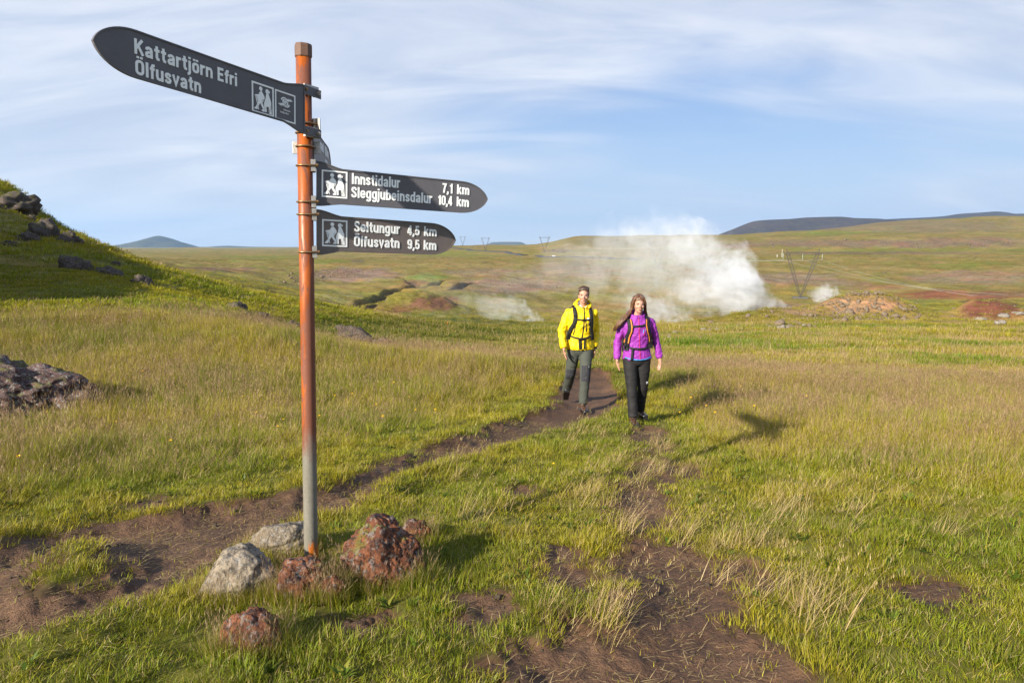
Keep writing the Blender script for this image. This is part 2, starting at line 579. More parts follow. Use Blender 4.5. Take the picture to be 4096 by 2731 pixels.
t.t.links.new(bmp.outputs[0], pb.inputs['Normal'])

# trodden earth
M_soil, t, out = new_mat('earth')
pos = t.n('ShaderNodeNewGeometry').outputs['Position']
n1_ = t.noise(pos, 2.2, 6, 0.6, 0.3)
n2_ = t.noise(pos, 26, 5, 0.65)
n3_ = t.noise(pos, 110, 3, 0.6)
c = t.ramp(n1_, [(0.3, (0.066, 0.034, 0.019)), (0.5, (0.106, 0.057, 0.031)), (0.7, (0.150, 0.085, 0.048))])
c = t.mix(t.sstep(n2_, 0.45, 0.80), c, (0.058, 0.034, 0.023))
c = t.mix(t.math('MULTIPLY', t.sstep(n3_, 0.62, 0.72), 0.35), c, (0.24, 0.17, 0.10))
h = t.math('ADD', t.math('MULTIPLY', n2_, 0.7), t.math('MULTIPLY', n3_, 0.25))
pr = principled(t, out, c, 0.8, h, spec=0.25, bump_s=1.0, bump_d=0.032)
t.t.links.new(t.math('ADD', 0.55, t.math('MULTIPLY', n1_, 0.45)), pr.inputs['Roughness'])


# ------------------------------------------------------------------ ground sheet (polar tessellation, fine in front)
front = np.linspace(R(-46), R(46), 461)
side_r = R(46) + (R(180) - R(46)) * (np.linspace(0, 1, 61)[1:] ** 1.4)
phi_all = np.concatenate([-side_r[::-1][1:], front, side_r])          # -180 (excl) .. 180
nphi = len(phi_all)
rad = [0.35]
while rad[-1] < 2.0:
    rad.append(rad[-1] * 1.06)
while rad[-1] < 14:
    rad.append(rad[-1] * 1.0095)
while rad[-1] < 1500:
    rad.append(rad[-1] * 1.0135)
while rad[-1] < 18000:
    rad.append(rad[-1] * 1.04)
rad = np.array(rad)
nrad = len(rad)
PH, RD = np.meshgrid(phi_all, rad)
gx, gy = (RD * np.sin(PH)).ravel(), (RD * np.cos(PH)).ravel()
gzv = gz(gx, gy)
gv = np.column_stack([gx, gy, gzv])
ii = np.arange(nrad - 1)[:, None] * nphi + np.arange(nphi)[None, :]
jj = np.arange(nrad - 1)[:, None] * nphi + (np.arange(nphi)[None, :] + 1) % nphi
gf = np.stack([ii, jj, jj + nphi, ii + nphi], -1).reshape(-1, 4)
# colours: what covers the ground, and shade painted over the meadow slope
OL, TAN, GRN = np.array([.165, .150, .030]), np.array([.220, .172, .055]), np.array([.130, .165, .016])
gr = np.hypot(gx, gy)
gu, gvv = project(gx, gy, gzv)
frontm = gy > 1
n_a = fbm(gx / 60, gy / 60, 1.0, 5, 0.6)
n_b = fbm(gx / 9, gy / 9, 2.0, 4, 0.6)
n_c = fbm(gx / 240, gy / 240, 3.0, 5, 0.6)
colv = OL[None] + (TAN - OL)[None] * smooth(-0.5, 0.6, n_a + 0.5 * n_b)[:, None]
colv += (GRN - colv) * (smooth(0.15, 0.75, n_c + 0.4 * n_b) * 0.7)[:, None]
# near grass floor: litter and stems under the blades
floor = np.array([.120, .118, .022])
colv += (floor - colv) * (1 - smooth(14, 40, gr))[:, None]
BROWN, PINK, RED, DARK, LIGHT = [.125, .090, .056], [.200, .145, .110], [.185, .075, .035], [.055, .044, .032], [.225, .200, .080]
MEAD, PURP, MOSS, GREY = [.100, .120, .018], [.165, .115, .066], [.160, .150, .030], [.20, .18, .15]
PATCH = [  # photo column, row, half width, half height, colour, amount
    (870, 1078, 230, 9, [.13, .075, .06], .9), (1100, 1082, 260, 7, TAN, .6), (1420, 1098, 170, 28, PINK, .85), (1330, 1092, 90, 16, BROWN, .6),
    (1300, 1046, 75, 8, GRN, .8), (1430, 1046, 28, 6, BROWN, .8), (1690, 1112, 90, 14, [.13, .19, .03], .7), (1270, 1155, 80, 22, [.13, .17, .03], .5), (1330, 1195, 110, 24, LIGHT, .8),
    (1780, 1062, 500, 12, TAN, .8), (1660, 1132, 60, 12, RED, .6), (1950, 1090, 160, 16, PINK, .55), (2060, 1140, 220, 36, PINK, .75), (2300, 1080, 200, 30, PINK, .5), (1700, 1180, 140, 20, OL, .5),
    (1735, 1212, 110, 30, [.21, .105, .062], 1.0), (1600, 1240, 70, 14, [.17, .085, .05], .8), (1900, 1265, 260, 18, LIGHT, .6), (2300, 1255, 340, 26, LIGHT, .7),
    (1000, 1150, 200, 55, MOSS, .8), (1750, 1320, 560, 60, [.060, .085, .012], .95), (2900, 1372, 240, 26, [.07, .14, .018], .9), (2200, 1330, 200, 14, [.07, .12, .02], .7),  # the broad darkest green paints the meadow slope's shade into the ground
    (3250, 1345, 800, 22, PURP, .35), (3600, 1330, 260, 9, GRN, .6), (3500, 1440, 700, 26, GRN, .45), (3200, 1480, 700, 20, PURP, .5), (3700, 1390, 500, 16, PURP, .55),
    (3150, 1115, 190, 26, PINK, .7), (3350, 1130, 120, 14, PINK, .6), (3900, 1112, 300, 26, PINK, .6), (3780, 1178, 190, 20, RED, .95), (4000, 1180, 150, 14, [.15, .075, .045], .8), (3500, 1150, 120, 12, [.19, .10, .06], .6),
    (3955, 1240, 125, 42, [.105, .05, .03], 1.0), (3450, 1218, 170, 30, [.30, .195, .105], .95), (3250, 1250, 200, 18, [.22, .155, .085], .8), (3400, 1280, 260, 16, [.19, .14, .07], .6),
    (2960, 1300, 240, 12, [.085, .058, .038], .8), (3150, 1280, 260, 14, OL, .6), (3100, 1225, 130, 18, [.23, .15, .09], .6),
    (3500, 975, 560, 16, [.145, .105, .07], .8), (3850, 960, 240, 14, [.17, .11, .075], .6), (3700, 1000, 500, 8, GRN, .35), (3500, 1012, 420, 5, [.12, .085, .06], .7),
    (3600, 905, 500, 26, [.165, .135, .075], .7), (3350, 930, 160, 10, GRN, .4), (2900, 985, 140, 8, [.19, .10, .07], .6), (2500, 965, 220, 22, [.13, .12, .05], .6),
    (2240, 1003, 60, 6, BROWN, .7), (500, 1150, 500, 90, [.085, .105, .026], .55), (1500, 1300, 500, 50, [.080, .105, .024], .6),
]
near_free = smooth(24, 34, gr) * frontm
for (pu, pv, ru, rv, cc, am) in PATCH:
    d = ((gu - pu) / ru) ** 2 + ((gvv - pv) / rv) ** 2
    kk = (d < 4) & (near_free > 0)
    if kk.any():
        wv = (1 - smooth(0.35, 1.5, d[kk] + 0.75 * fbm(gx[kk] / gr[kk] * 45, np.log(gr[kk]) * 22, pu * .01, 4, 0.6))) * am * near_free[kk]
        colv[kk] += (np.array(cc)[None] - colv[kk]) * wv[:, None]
for ln in GULLY:
    kk = (gr > 90) & (gr < 900) & frontm
    d = pdist(ln, gx[kk], gy[kk]) + 0.9 * pnoise(gx[kk] / 6, gy[kk] / 6, 4.0)
    wv = (1 - smooth(1.6, 3.4, d)) * 0.85
    sub = colv[kk]
    sub += (np.array([.060, .045, .030])[None] - sub) * wv[:, None]
    colv[kk] = sub
# split trodden earth from grass-covered ground along the same vertices
nearv = gr < 26
tsd = np.full(len(gx), -9.0); qsd = np.full(len(gx), -9.0)
tsd[nearv], qsd[nearv] = worn_sd(gx[nearv], gy[nearv])
wm = smooth(-.16, -.01, np.maximum(tsd, qsd))[:, None]
colv = np.clip(colv + (np.array([.105, .060, .034])[None] - colv) * wm, 0.01, 0.9)
ft, fq = tsd[gf].mean(1), qsd[gf].mean(1)
sel_t = ft > 0
sel_q = (fq > 0) & ~sel_t


def sub_mesh(name, sel, mat):
    idx, inv = np.unique(gf[sel], return_inverse=True)
    me = mesh_np(name, gv[idx], inv.reshape(-1, 4))
    attr(me, 'gcol', 'FLOAT_COLOR', np.column_stack([colv[idx], np.ones(len(idx))]))
    me.materials.append(mat)
    return link(bpy.data.objects.new(name, me))


ground = tag(sub_mesh('ground', ~(sel_t | sel_q), M_ground), 'grassy geothermal valley ground running out to the horizon', 'ground', kind='structure')
tag(sub_mesh('path', sel_t, M_soil), 'brown trodden earth trail curving past the signpost', 'path', kind='structure')
tag(sub_mesh('worn_path', sel_q, M_soil), 'bare muddy patches worn into the turf', 'path', kind='structure')
# cap the small hole under the camera
bm = bmesh.new()
bmesh.ops.create_circle(bm, cap_ends=True, radius=0.37, segments=40, matrix=Matrix.Translation((0, 0, float(gz(0.0, 0.35)[0]) - 0.01)))
tag(bm_obj('ground_cap', bm, M_ground), 'small patch of turf', 'ground', kind='structure')


# ------------------------------------------------------------------ far mountains
def mountain_mat(name, c1, c2, c3):
    m, t, out = new_mat(name)
    p = t.n('ShaderNodeNewGeometry').outputs['Position']
    a = t.noise(p, 0.004, 7, 0.62, 0.5)
    b = t.noise(p, 0.03, 5, 0.6)
    c = t.mix(t.sstep(a, 0.38, 0.62), c1, c2)
    c = t.mix(t.math('MULTIPLY', t.sstep(b, 0.5, 0.7), 0.6), c, c3)
    principled(t, out, c, 0.95, b, spec=0.05, bump_s=0.6, bump_d=12.0)
    return m


M_mtn = mountain_mat('mountain', (.050, .055, .040), (.080, .078, .050), (.035, .036, .036))
M_lava = mountain_mat('lava_mountain', (.060, .048, .052), (.045, .040, .046), (.10, .10, .04))


def mountain(name, sky_pts, dist, depth, mat, label, base_v=1010, rough=0.05):
    us = np.linspace(sky_pts[0][0], sky_pts[-1][0], 220)
    vs_ = pchip([p[0] for p in sky_pts], [p[1] for p in sky_pts], us)
    nd = 41
    s = np.linspace(-1, 1, nd)
    U, S = np.meshgrid(us, s)
    V = np.meshgrid(vs_, s)[0]
    yy = dist + S * depth
    X = (U - 2048) / F * dist * (1 / CP) * (1 + 0.0 * S)
    top = tan_v(V) * dist
    bz = float(tan_v(base_v)) * dist
    fall = np.clip(1 - np.abs(S) ** 1.3, 0, 1)
    H = (top - bz)
    nz = fbm(X / (depth * 0.45), yy / (depth * 0.45), dist * .001, 5, 0.55)
    Z = bz + H * fall * (1 + rough * 5 * nz * (1 - fall) * 1.2) + CZ
    vsn = np.column_stack([X.ravel(), yy.ravel(), Z.ravel()])
    n = len(us)
    a = (np.arange(nd - 1)[:, None] * n + np.arange(n - 1)[None]).ravel()
    me = mesh_np(name, vsn, np.column_stack([a, a + 1, a + n + 1, a + n]))
    me.materials.append(mat)
    return tag(link(bpy.data.objects.new(name, me)), label, 'mountain', kind='structure')


mountain('mountain', [(250, 1004), (420, 984), (480, 985), (560, 972), (640, 948), (662, 943), (690, 948), (720, 961), (745, 968), (800, 992), (830, 1000)], 9000, 900, M_mtn,
         'rounded blue-green mountain on the horizon beyond the plain', 1004)
mountain('hill', [(780, 1002), (850, 989), (930, 983), (1000, 986), (1150, 990), (1300, 996), (1420, 1003)], 9500, 1200, M_mtn, 'low flat blue hill on the horizon behind the pole', 1004)
mountain('hill', [(180, 1002), (400, 981), (470, 982), (520, 990), (560, 1003)], 11000, 900, M_mtn, 'dark low shoulder beside the blue mountain', 1004)
mountain('mesa', [(1900, 990), (1945, 978), (1975, 969), (2050, 967), (2080, 968), (2105, 979), (2130, 990)], 12000, 700, M_mtn, 'small blue mesa on the horizon beyond the power line', 992)
mountain('mountain', [(2760, 985), (2850, 945), (2920, 915), (3000, 884), (3040, 880), (3130, 876), (3200, 870), (3330, 867), (3380, 872), (3480, 875), (3560, 885), (3700, 900), (3900, 930)], 4200, 900, M_lava,
         'long dark purple lava mountain above the right plateau', 1000)
mountain('mountain', [(3300, 905), (3500, 878), (3720, 866), (3800, 855), (3880, 850), (3940, 846), (4010, 855), (4096, 852), (4300, 840), (4700, 870)], 5600, 1100, M_lava,
         'low dark ridge behind the far end of the purple mountain', 1000)


# ------------------------------------------------------------------ mesh builders
def frame_of(t, ref=None):
    t = t.normalized()
    r = ref or (Vector((0, 1, 0)) if abs(t.y) < 0.8 else Vector((0, 0, 1)))
    a = r.cross(t).normalized()
    return a, t.cross(a).normalized()


def tube(bm, pts, rads, seg=12, caps=True, ref=None, rot=0.0):
    """lofted tube; a radius is a number or (across, front-back)"""
    pts = [Vector(p) for p in pts]
    rings = []
    for i, p in enumerate(pts):
        if i == 0:
            t = pts[1] - p
        elif i == len(pts) - 1:
            t = p - pts[i - 1]
        else:
            t = (pts[i + 1] - p).normalized() + (p - pts[i - 1]).normalized()
        a, b = frame_of(t, ref)
        rd = rads[i] if not isinstance(rads, (int, float)) else rads
        ra, rb = rd if isinstance(rd, (tuple, list)) else (rd, rd)
        rings.append([bm.verts.new(p + a * ra * math.cos(2 * math.pi * k / seg + rot) + b * rb * math.sin(2 * math.pi * k / seg + rot)) for k in range(seg)])
    for r0, r1 in zip(rings[:-1], rings[1:]):
        for k in range(seg):
            bm.faces.new((r0[k], r0[(k + 1) % seg], r1[(k + 1) % seg], r1[k]))
    if caps:
        bm.faces.new(rings[0][::-1])
        bm.faces.new(rings[-1])
    return rings


def ball(bm, c, r, sub=2, rot=None):
    rx, ry, rz = r if isinstance(r, (tuple, list)) else (r, r, r)
    m = Matrix.Translation(c) @ (rot.to_4x4() if rot else Matrix.Identity(4)) @ Matrix.Diagonal((rx, ry, rz, 1))
    bmesh.ops.create_icosphere(bm, subdivisions=sub, radius=1.0, matrix=m)


def box(bm, c, s, rot=None, bev=0.0):
    m = Matrix.Translation(c) @ (rot.to_4x4() if rot else Matrix.Identity(4)) @ Matrix.Diagonal((s[0], s[1], s[2], 1))
    g = bmesh.ops.create_cube(bm, size=1.0, matrix=m)
    if bev:
        es = list({e for v in g['verts'] for e in v.link_edges})
        bmesh.ops.bevel(bm, geom=es, offset=bev, segments=2, affect='EDGES', profile=0.6)


def extrude_poly(bm, pts, z0, z1):
    """prism from a 2-D outline in local x,z with thickness along -y (z0..z1)"""
    a = [bm.verts.new((p[0], z0, p[1])) for p in pts]
    b = [bm.verts.new((p[0], z1, p[1])) for p in pts]
    n = len(pts)
    fa = bm.faces.new(a)
    fb = bm.faces.new(b[::-1])
    for k in range(n):
        bm.faces.new((a[k], b[k], b[(k + 1) % n], a[(k + 1) % n]))
    bmesh.ops.triangulate(bm, faces=[fa, fb])


# ------------------------------------------------------------------ signpost
SX, SY = -1.0814, 3.4754
POLE_B = Vector((SX, SY, float(gz(SX, SY)[0]) - 0.0))
POLE_T = Vector((-1.0120, 3.4754, 0.9693 + CZ))
AX = (POLE_T - POLE_B).normalized()

M_pole, t, out = new_mat('rusted_paint_pole')
oc = t.n('ShaderNodeTexCoord').outputs['Object']
st = t.n('ShaderNodeMapping', {'Vector': oc, 'Scale': (1, 1, 0.16)}).outputs[0]
sx = t.n('ShaderNodeSeparateXYZ', {0: oc})
hz = sx.outputs[2]
pn = t.noise(st, 26, 6, 0.6, 0.4)
pf = t.noise(oc, 60, 5, 0.65)
side = t.math('MULTIPLY', sx.outputs[0], 9.0)                          # paint is worn on one side of the tube
orange = t.mix(t.sstep(t.noise(st, 14, 6, 0.7, 0.5), 0.35, 0.65), (0.19, 0.042, 0.008), (0.37, 0.088, 0.010))
rustb = t.mix(pf, (0.135, 0.040, 0.022), (0.20, 0.075, 0.042))
steel = t.mix(pf, (0.120, 0.110, 0.088), (0.210, 0.195, 0.160))
wear = t.math('ADD', t.math('MULTIPLY', pn, 1.5), t.math('ADD', side, t.math('MULTIPLY', t.math('ABSOLUTE', t.math('SUBTRACT', hz, 1.05)), -0.75)))
worn_m = t.sstep(wear, 0.52, 0.62)
# big bare patch near the top, lower part stripped to steel
top_patch = t.math('MULTIPLY', t.sstep(t.math('ADD', t.math('ADD', t.math('MULTIPLY', pn, 1.2), side), t.math('MULTIPLY', t.math('ABSOLUTE', t.math('SUBTRACT', hz, 2.48)), -4.0)), 0.30, 0.40), 1.0)
spots = t.sstep(t.noise(st, 38, 5, 0.65, 0.6), 0.52, 0.56)
m_ = t.math('MAXIMUM', t.math('MAXIMUM', worn_m, top_patch), spots)
upper = t.mix(m_, orange, rustb)
low = t.sstep(t.math('ADD', hz, t.math('MULTIPLY', t.math('SUBTRACT', pn, 0.5), 1.0)), 0.88, 0.76)
mid = t.mix(t.sstep(t.math('ADD', hz, t.math('MULTIPLY', t.math('SUBTRACT', t.noise(st, 17, 5, .65), 0.5), 0.9)), 0.80, 0.55), rustb, steel)
c = t.mix(low, upper, mid)
foot = t.math('MULTIPLY', t.sstep(t.math('ADD', hz, t.math('MULTIPLY', t.math('SUBTRACT', pn, 0.5), 0.22)), 0.16, 0.11), t.sstep(t.math('ADD', side, pn), 0.42, 0.52))
c = t.mix(foot, c, (0.47, 0.125, 0.012))
pr = principled(t, out, c, 0.5, pf, spec=0.4, bump_s=0.5, bump_d=0.0012)
t.t.links.new(t.math('ADD', 0.42, t.math('MULTIPLY', m_, 0.25)), pr.inputs['Roughness'])

M_cap = flat_mat('rusted_cap', (0.13, 0.072, 0.052), 0.6, 0.35, 40)


def board_mat(name, c1):
    m, t, out = new_mat(name)
    oc = t.n('ShaderNodeTexCoord').outputs['Object']
    v = t.n('ShaderNodeTexVoronoi', {'Vector': oc, 'Scale': 230.0}).outputs['Distance']
    n = t.noise(oc, 14, 5, 0.6)
    c = t.mix(n, [x * 0.82 for x in c1], [x * 1.2 for x in c1])
    principled(t, out, c, 0.5, v, spec=0.35, bump_s=0.7, bump_d=0.0012)
    return m


M_boardA = board_mat('sign_dark_grey', (0.105, 0.101, 0.114))
M_boardC = board_mat('sign_brown_grey', (0.145, 0.120, 0.114))
M_white = flat_mat('sign_white', (0.86, 0.88, 0.89), 0.55, 0.10, 60)
M_steel, t, out = new_mat('galvanised_steel')
oc = t.n('ShaderNodeTexCoord').outputs['Object']
n = t.noise(oc, 55, 5, 0.65)
principled(t, out, t.mix(n, (0.24, 0.21, 0.18), (0.56, 0.53, 0.50)), 0.42, n, 0.55, 0.5, 0.6, 0.002)
M_rustbolt = flat_mat('rusty_ubolt', (0.28, 0.17, 0.085), 0.38, 0.3, 80, metal=0.6)

signpost = empty('signpost', POLE_B)
tag(signpost, 'rusty orange steel signpost carrying four dark trail direction boards', 'signpost')
PL = (POLE_T - POLE_B).length
bm = bmesh.new()
tube(bm, [(0, 0, -0.35), (0, 0, 0), (0, 0, PL * 0.5), (0, 0, PL - 0.03)], 0.0365, 32)
pole = bm_obj('pole', bm, M_pole, signpost)
pole.rotation_euler = (0, math.atan2(AX.x, AX.z), 0)
bm = bmesh.new()
tube(bm, [(0, 0, PL - 0.062), (0, 0, PL - 0.058), (0, 0, PL - 0.008), (0, 0, PL)], [0.040, 0.0425, 0.0425, 0.039], 8)
capo = bm_obj('pole_cap', bm, M_cap, pole, smooth=False)


def _rr(x0, y0, x1, y1, r=0.16):
    pts = []
    for (cx_, cy_, a0) in ((x1 - r, y1 - r, 0), (x0 + r, y1 - r, 90), (x0 + r, y0 + r, 180), (x1 - r, y0 + r, 270)):
        for k in range(4):
            an = R(a0 + 30 * k)
            pts.append((cx_ + r * math.cos(an), cy_ + r * math.sin(an)))
    return pts + [pts[0]]


_o = _rr(.10, .09, .46, .65)
GLYPH = {  # condensed grotesque letters as pen strokes: width, strokes (capital height 1)
    'n': (.56, [[(.1, 0), (.1, .74)], [(.1, .48), (.16, .60), (.28, .655), (.41, .61), (.46, .48), (.46, 0)]]),
    'm': (.88, [[(.1, 0), (.1, .74)], [(.1, .48), (.15, .60), (.26, .655), (.39, .61), (.44, .48), (.44, 0)], [(.44, .48), (.49, .60), (.60, .655), (.73, .61), (.78, .48), (.78, 0)]]),
    'r': (.38, [[(.1, 0), (.1, .74)], [(.1, .46), (.15, .58), (.24, .64), (.38, .65)]]),
    'u': (.56, [[(.1, .74), (.1, .26), (.15, .13), (.28, .085), (.40, .14), (.46, .26)], [(.46, .74), (.46, 0)]]),
    'o': (.56, [_o]),
    'a': (.56, [[(.11, .50), (.15, .61), (.28, .66), (.41, .61), (.45, .50), (.45, 0)], [(.45, .40), (.25, .36), (.13, .29), (.105, .19), (.15, .10), (.26, .085), (.40, .14), (.45, .22)]]),
    'e': (.56, [[(.12, .37), (.46, .37), (.46, .50), (.41, .62), (.28, .66), (.15, .62), (.10, .50), (.10, .24), (.15, .13), (.28, .085), (.41, .13), (.46, .23)]]),
    't': (.40, [[(.2, .95), (.2, .20), (.25, .10), (.37, .09)], [(.03, .66), (.38, .66)]]),
    'l': (.24, [[(.12, 0), (.12, 1)]]), 'I': (.28, [[(.14, 0), (.14, 1)]]),
    'i': (.24, [[(.12, 0), (.12, .74)], [(.12, .85), (.12, 1)]]),
    'j': (.24, [[(.12, .74), (.12, -.08), (.07, -.18), (-.03, -.2)], [(.12, .85), (.12, 1)]]),
    'f': (.36, [[(.17, 0), (.17, .80), (.22, .90), (.35, .92)], [(.02, .66), (.34, .66)]]),
    's': (.52, [[(.43, .51), (.38, .62), (.26, .66), (.15, .62), (.11, .52), (.16, .43), (.36, .33), (.42, .23), (.38, .125), (.26, .085), (.14, .13), (.09, .24)]]),
    'v': (.52, [[(.06, .74), (.26, .08), (.46, .74)]]),
    'd': (.56, [[(.46, 0), (.46, 1)], _o]), 'b': (.56, [[(.1, 0), (.1, 1)], _o]),
    'g': (.56, [_o, [(.46, .74), (.46, -.06), (.41, -.16), (.28, -.2), (.15, -.16), (.11, -.08)]]),
    'k': (.54, [[(.1, 0), (.1, 1)], [(.12, .30), (.44, .74)], [(.24, .42), (.48, 0)]]),
    'K': (.64, [[(.11, 0), (.11, 1)], [(.13, .38), (.54, 1)], [(.27, .56), (.58, 0)]]),
    'E': (.54, [[(.11, 0), (.11, 1)], [(.11, .91), (.50, .91)], [(.11, .52), (.46, .52)], [(.11, .09), (.50, .09)]]),
    'O': (.64, [_rr(.11, .09, .53, .91, .19)]),
    'S': (.60, [[(.5, .68), (.48, .80), (.42, .885), (.3, .915), (.17, .88), (.11, .75), (.15, .62), (.43, .42), (.5, .28), (.45, .14), (.3, .085), (.15, .13), (.09, .30)]]),
    '0': (.56, [_rr(.1, .09, .46, .91)]), '1': (.44, [[(.3, 0), (.3, 1)], [(.28, .82), (.08, .76)]]),
    '3': (.56, [[(.1, .72), (.14, .86), (.28, .915), (.42, .86), (.45, .72), (.4, .58), (.26, .52), (.42, .45), (.47, .28), (.42, .14), (.28, .085), (.14, .14), (.09, .28)]]),
    '4': (.56, [[(.37, 0), (.37, 1)], [(.35, .93), (.08, .30)], [(.04, .25), (.53, .25)]]),
    '5': (.56, [[(.47, .91), (.15, .91), (.12, .50), (.22, .59), (.34, .58), (.45, .46), (.46, .28), (.41, .14), (.28, .085), (.15, .13), (.09, .26)]]),
    '6': (.56, [_rr(.1, .09, .46, .56), [(.1, .35), (.1, .74), (.15, .87), (.28, .915), (.41, .87), (.46, .76)]]),
    '7': (.54, [[(.06, .91), (.47, .91), (.33, .55), (.23, 0)]]),
    '8': (.56, [_rr(.1, .09, .46, .50), _rr(.12, .53, .44, .91)]),
    '9': (.56, [_rr(.1, .44, .46, .91), [(.46, .65), (.46, .26), (.41, .13), (.28, .085), (.15, .13), (.1, .24)]]),
    ',': (.24, [[(.13, .18), (.13, .0), (.05, -.16)]]), ' ': (.26, []),
}
GLYPH['R'] = (.6, [[(.11, 0), (.11, 1)], [(.11, .91), (.4, .91), (.48, .8), (.48, .62), (.4, .5), (.11, .5)], [(.3, .5), (.52, 0)]])
GLYPH['y'] = (.52, [[(.06, .74), (.26, .08)], [(.46, .74), (.18, -.2)]])
GLYPH['ö'] = (.56, GLYPH['o'][1] + [[(.17, .83), (.17, .97)], [(.39, .83), (.39, .97)]])
GLYPH['Ö'] = (.64, GLYPH['O'][1] + [[(.2, 1.08), (.2, 1.22)], [(.44, 1.08), (.44, 1.22)]])


def strip(bm, pts, hw, yf, yb):
    pts = [Vector(p) for p in pts]
    closed = (pts[0] - pts[-1]).length < 1e-6
    if closed:
        pts = pts[:-1]
    n = len(pts)
    Lf, Rt = [], []
    for i in range(n):
        e0 = (pts[i] - pts[i - 1]) if (i > 0 or closed) else (pts[1] - pts[0])
        e1 = (pts[(i + 1) % n] - pts[i]) if (i < n - 1 or closed) else (pts[i] - pts[i - 1])
        e0, e1 = e0.normalized(), e1.normalized()
        m = Vector((-e0.y - e1.y, e0.x + e1.x)).normalized()
        m = m * (hw / max(0.5, m.dot(Vector((-e0.y, e0.x)))))
        Lf.append(pts[i] + m); Rt.append(pts[i] - m)
    V = [[bm.verts.new((p.x, y, p.y)) for p in side_] for side_ in (Lf, Rt) for y in (yf, yb)]
    LF, LB, RF, RB = V
    rng_ = range(n) if closed else range(n - 1)
    for i in rng_:
        j = (i + 1) % n
        bm.faces.new((LF[i], RF[i], RF[j], LF[j]))
        bm.faces.new((LF[i], LF[j], LB[j], LB[i]))
        bm.faces.new((RF[i], RB[i], RB[j], RF[j]))
    if not closed:
        for i in (0, n - 1):
            bm.faces.new((LF[i], LB[i], RB[i], RF[i]))


def put_text(bm, s, x0, z0, cap_h, width, y0=-0.0, thick=0.0024, bold=0.086):
    tot = sum(GLYPH[ch][0] + .06 for ch in s) - .06
    kx = width / tot
    x = 0.0
    for ch in s:
        wd, strokes = GLYPH[ch]
        for i, st_ in enumerate(strokes):
            pts = [(x0 + (x + p_[0]) * kx, z0 + p_[1] * cap_h) for p_ in st_]
            strip(bm, pts, bold * (kx + cap_h) / 2, y0 - thick - 0.00025 * i, y0)
        x += wd + .06


def letters(board, s, x0, z0, cap_h, width):
    bm = bmesh.new()
    put_text(bm, s, x0, z0, cap_h, width, -0.0021)
    return bm_obj('lettering', bm, M_white, board, False)


HIK_M = [(512, 395), (505, 425), (490, 438), (428, 453), (430, 466), (474, 478), (486, 505), (478, 545), (455, 592), (440, 620), (418, 632), (422, 642), (468, 642), (474, 620),
         (515, 545), (545, 590), (563, 618), (540, 632), (545, 648), (585, 650), (592, 628), (585, 600), (552, 540), (548, 505), (555, 485), (588, 482), (590, 455), (575, 425), (552, 400), (545, 385)]
HIK_W = [(620, 390), (610, 440), (608, 465), (580, 530), (578, 580), (596, 604), (600, 652), (624, 640), (614, 600), (620, 570), (655, 570), (672, 600), (682, 632), (662, 655), (710, 662),
         (706, 630), (690, 570), (690, 545), (700, 500), (680, 450), (660, 400), (650, 388)]


def hikers(bm, x0, z0, w_, h_, flip=False, y0=0.0, th=0.0016):
    def T(p):
        a = (p[0] - 382) / 362
        return (x0 + (1 - a if flip else a) * w_, z0 + (1 - (p[1] - 285) / 405) * h_)
    for poly in (HIK_M, HIK_W, [(434, 463), (446, 465), (498, 640), (487, 640)]):
        pts = [T(p) for p in poly]
        extrude_poly(bm, pts, y0 - th, y0)
    for (cx, cy_, r) in ((527, 355, 27), (635, 365, 29), (662, 366, 16)):
        pts = [T((cx + r * math.cos(a), cy_ + r * 1.1 * math.sin(a))) for a in np.linspace(0, 2 * math.pi, 17)[:-1]]
        extrude_poly(bm, pts, y0 - th - 0.0003, y0)


def frame_rect(bm, x0, z0, w_, h_, t_, y0=0.0, th=0.002):
    for (a, b, c_, d) in ((x0, z0, w_, t_), (x0, z0 + h_ - t_, w_, t_), (x0, z0 + t_, t_, h_ - 2 * t_), (x0 + w_ - t_, z0 + t_, t_, h_ - 2 * t_)):
        box(bm, (a + c_ / 2, y0 - th / 2, b + d / 2), (c_, th, d))


def board_outline(L, H, fl_t, fl_b, x_fl, back=0.0):
    """outline of a fingerboard: flared root at x_fl, ogive point at L"""
    top, bot = H / 2, -H / 2
    pts = []
    tip = 0.165
    xs = L - tip
    for k in range(11):                     # lower ogive to the point
        s = k / 10
        pts.append((xs + tip * math.sin(s * math.pi / 2 * 0.86) / math.sin(math.pi / 2 * 0.86), bot + (0 - bot) * (1 - math.cos(s * math.pi / 2 * 0.86)) / (1 - math.cos(math.pi / 2 * 0.86))))
    for k in range(9, -1, -1):
        s = k / 10
        pts.append((xs + tip * math.sin(s * math.pi / 2 * 0.86) / math.sin(math.pi / 2 * 0.86), top + (0 - top) * (1 - math.cos(s * math.pi / 2 * 0.86)) / (1 - math.cos(math.pi / 2 * 0.86))))
    fl = 0.17
    for k in range(1, 9):                   # flare up to the root
        s = k / 8
        pts.append((x_fl + fl * (1 - s), top + (fl_t - top) * (s * s * (3 - 2 * s)) ** 1.25))
    for k in range(8, 0, -1):
        s = k / 8
        pts.append((x_fl + fl * (1 - s), bot + (fl_b - bot) * (s * s * (3 - 2 * s)) ** 1.25))
    return pts


def offset_poly(pts, d):
    n = len(pts)
    out = []
    for i in range(n):
        p0, p1, p2 = Vector(pts[i - 1]), Vector(pts[i]), Vector(pts[(i + 1) % n])
        e0, e1 = (p1 - p0).normalized(), (p2 - p1).normalized()
        n0, n1 = Vector((-e0.y, e0.x)), Vector((-e1.y, e1.x))
        m = (n0 + n1)
        m = m.normalized() * (d / max(0.35, m.normalized().dot(n0)))
        out.append(tuple(p1 + m))
    return out


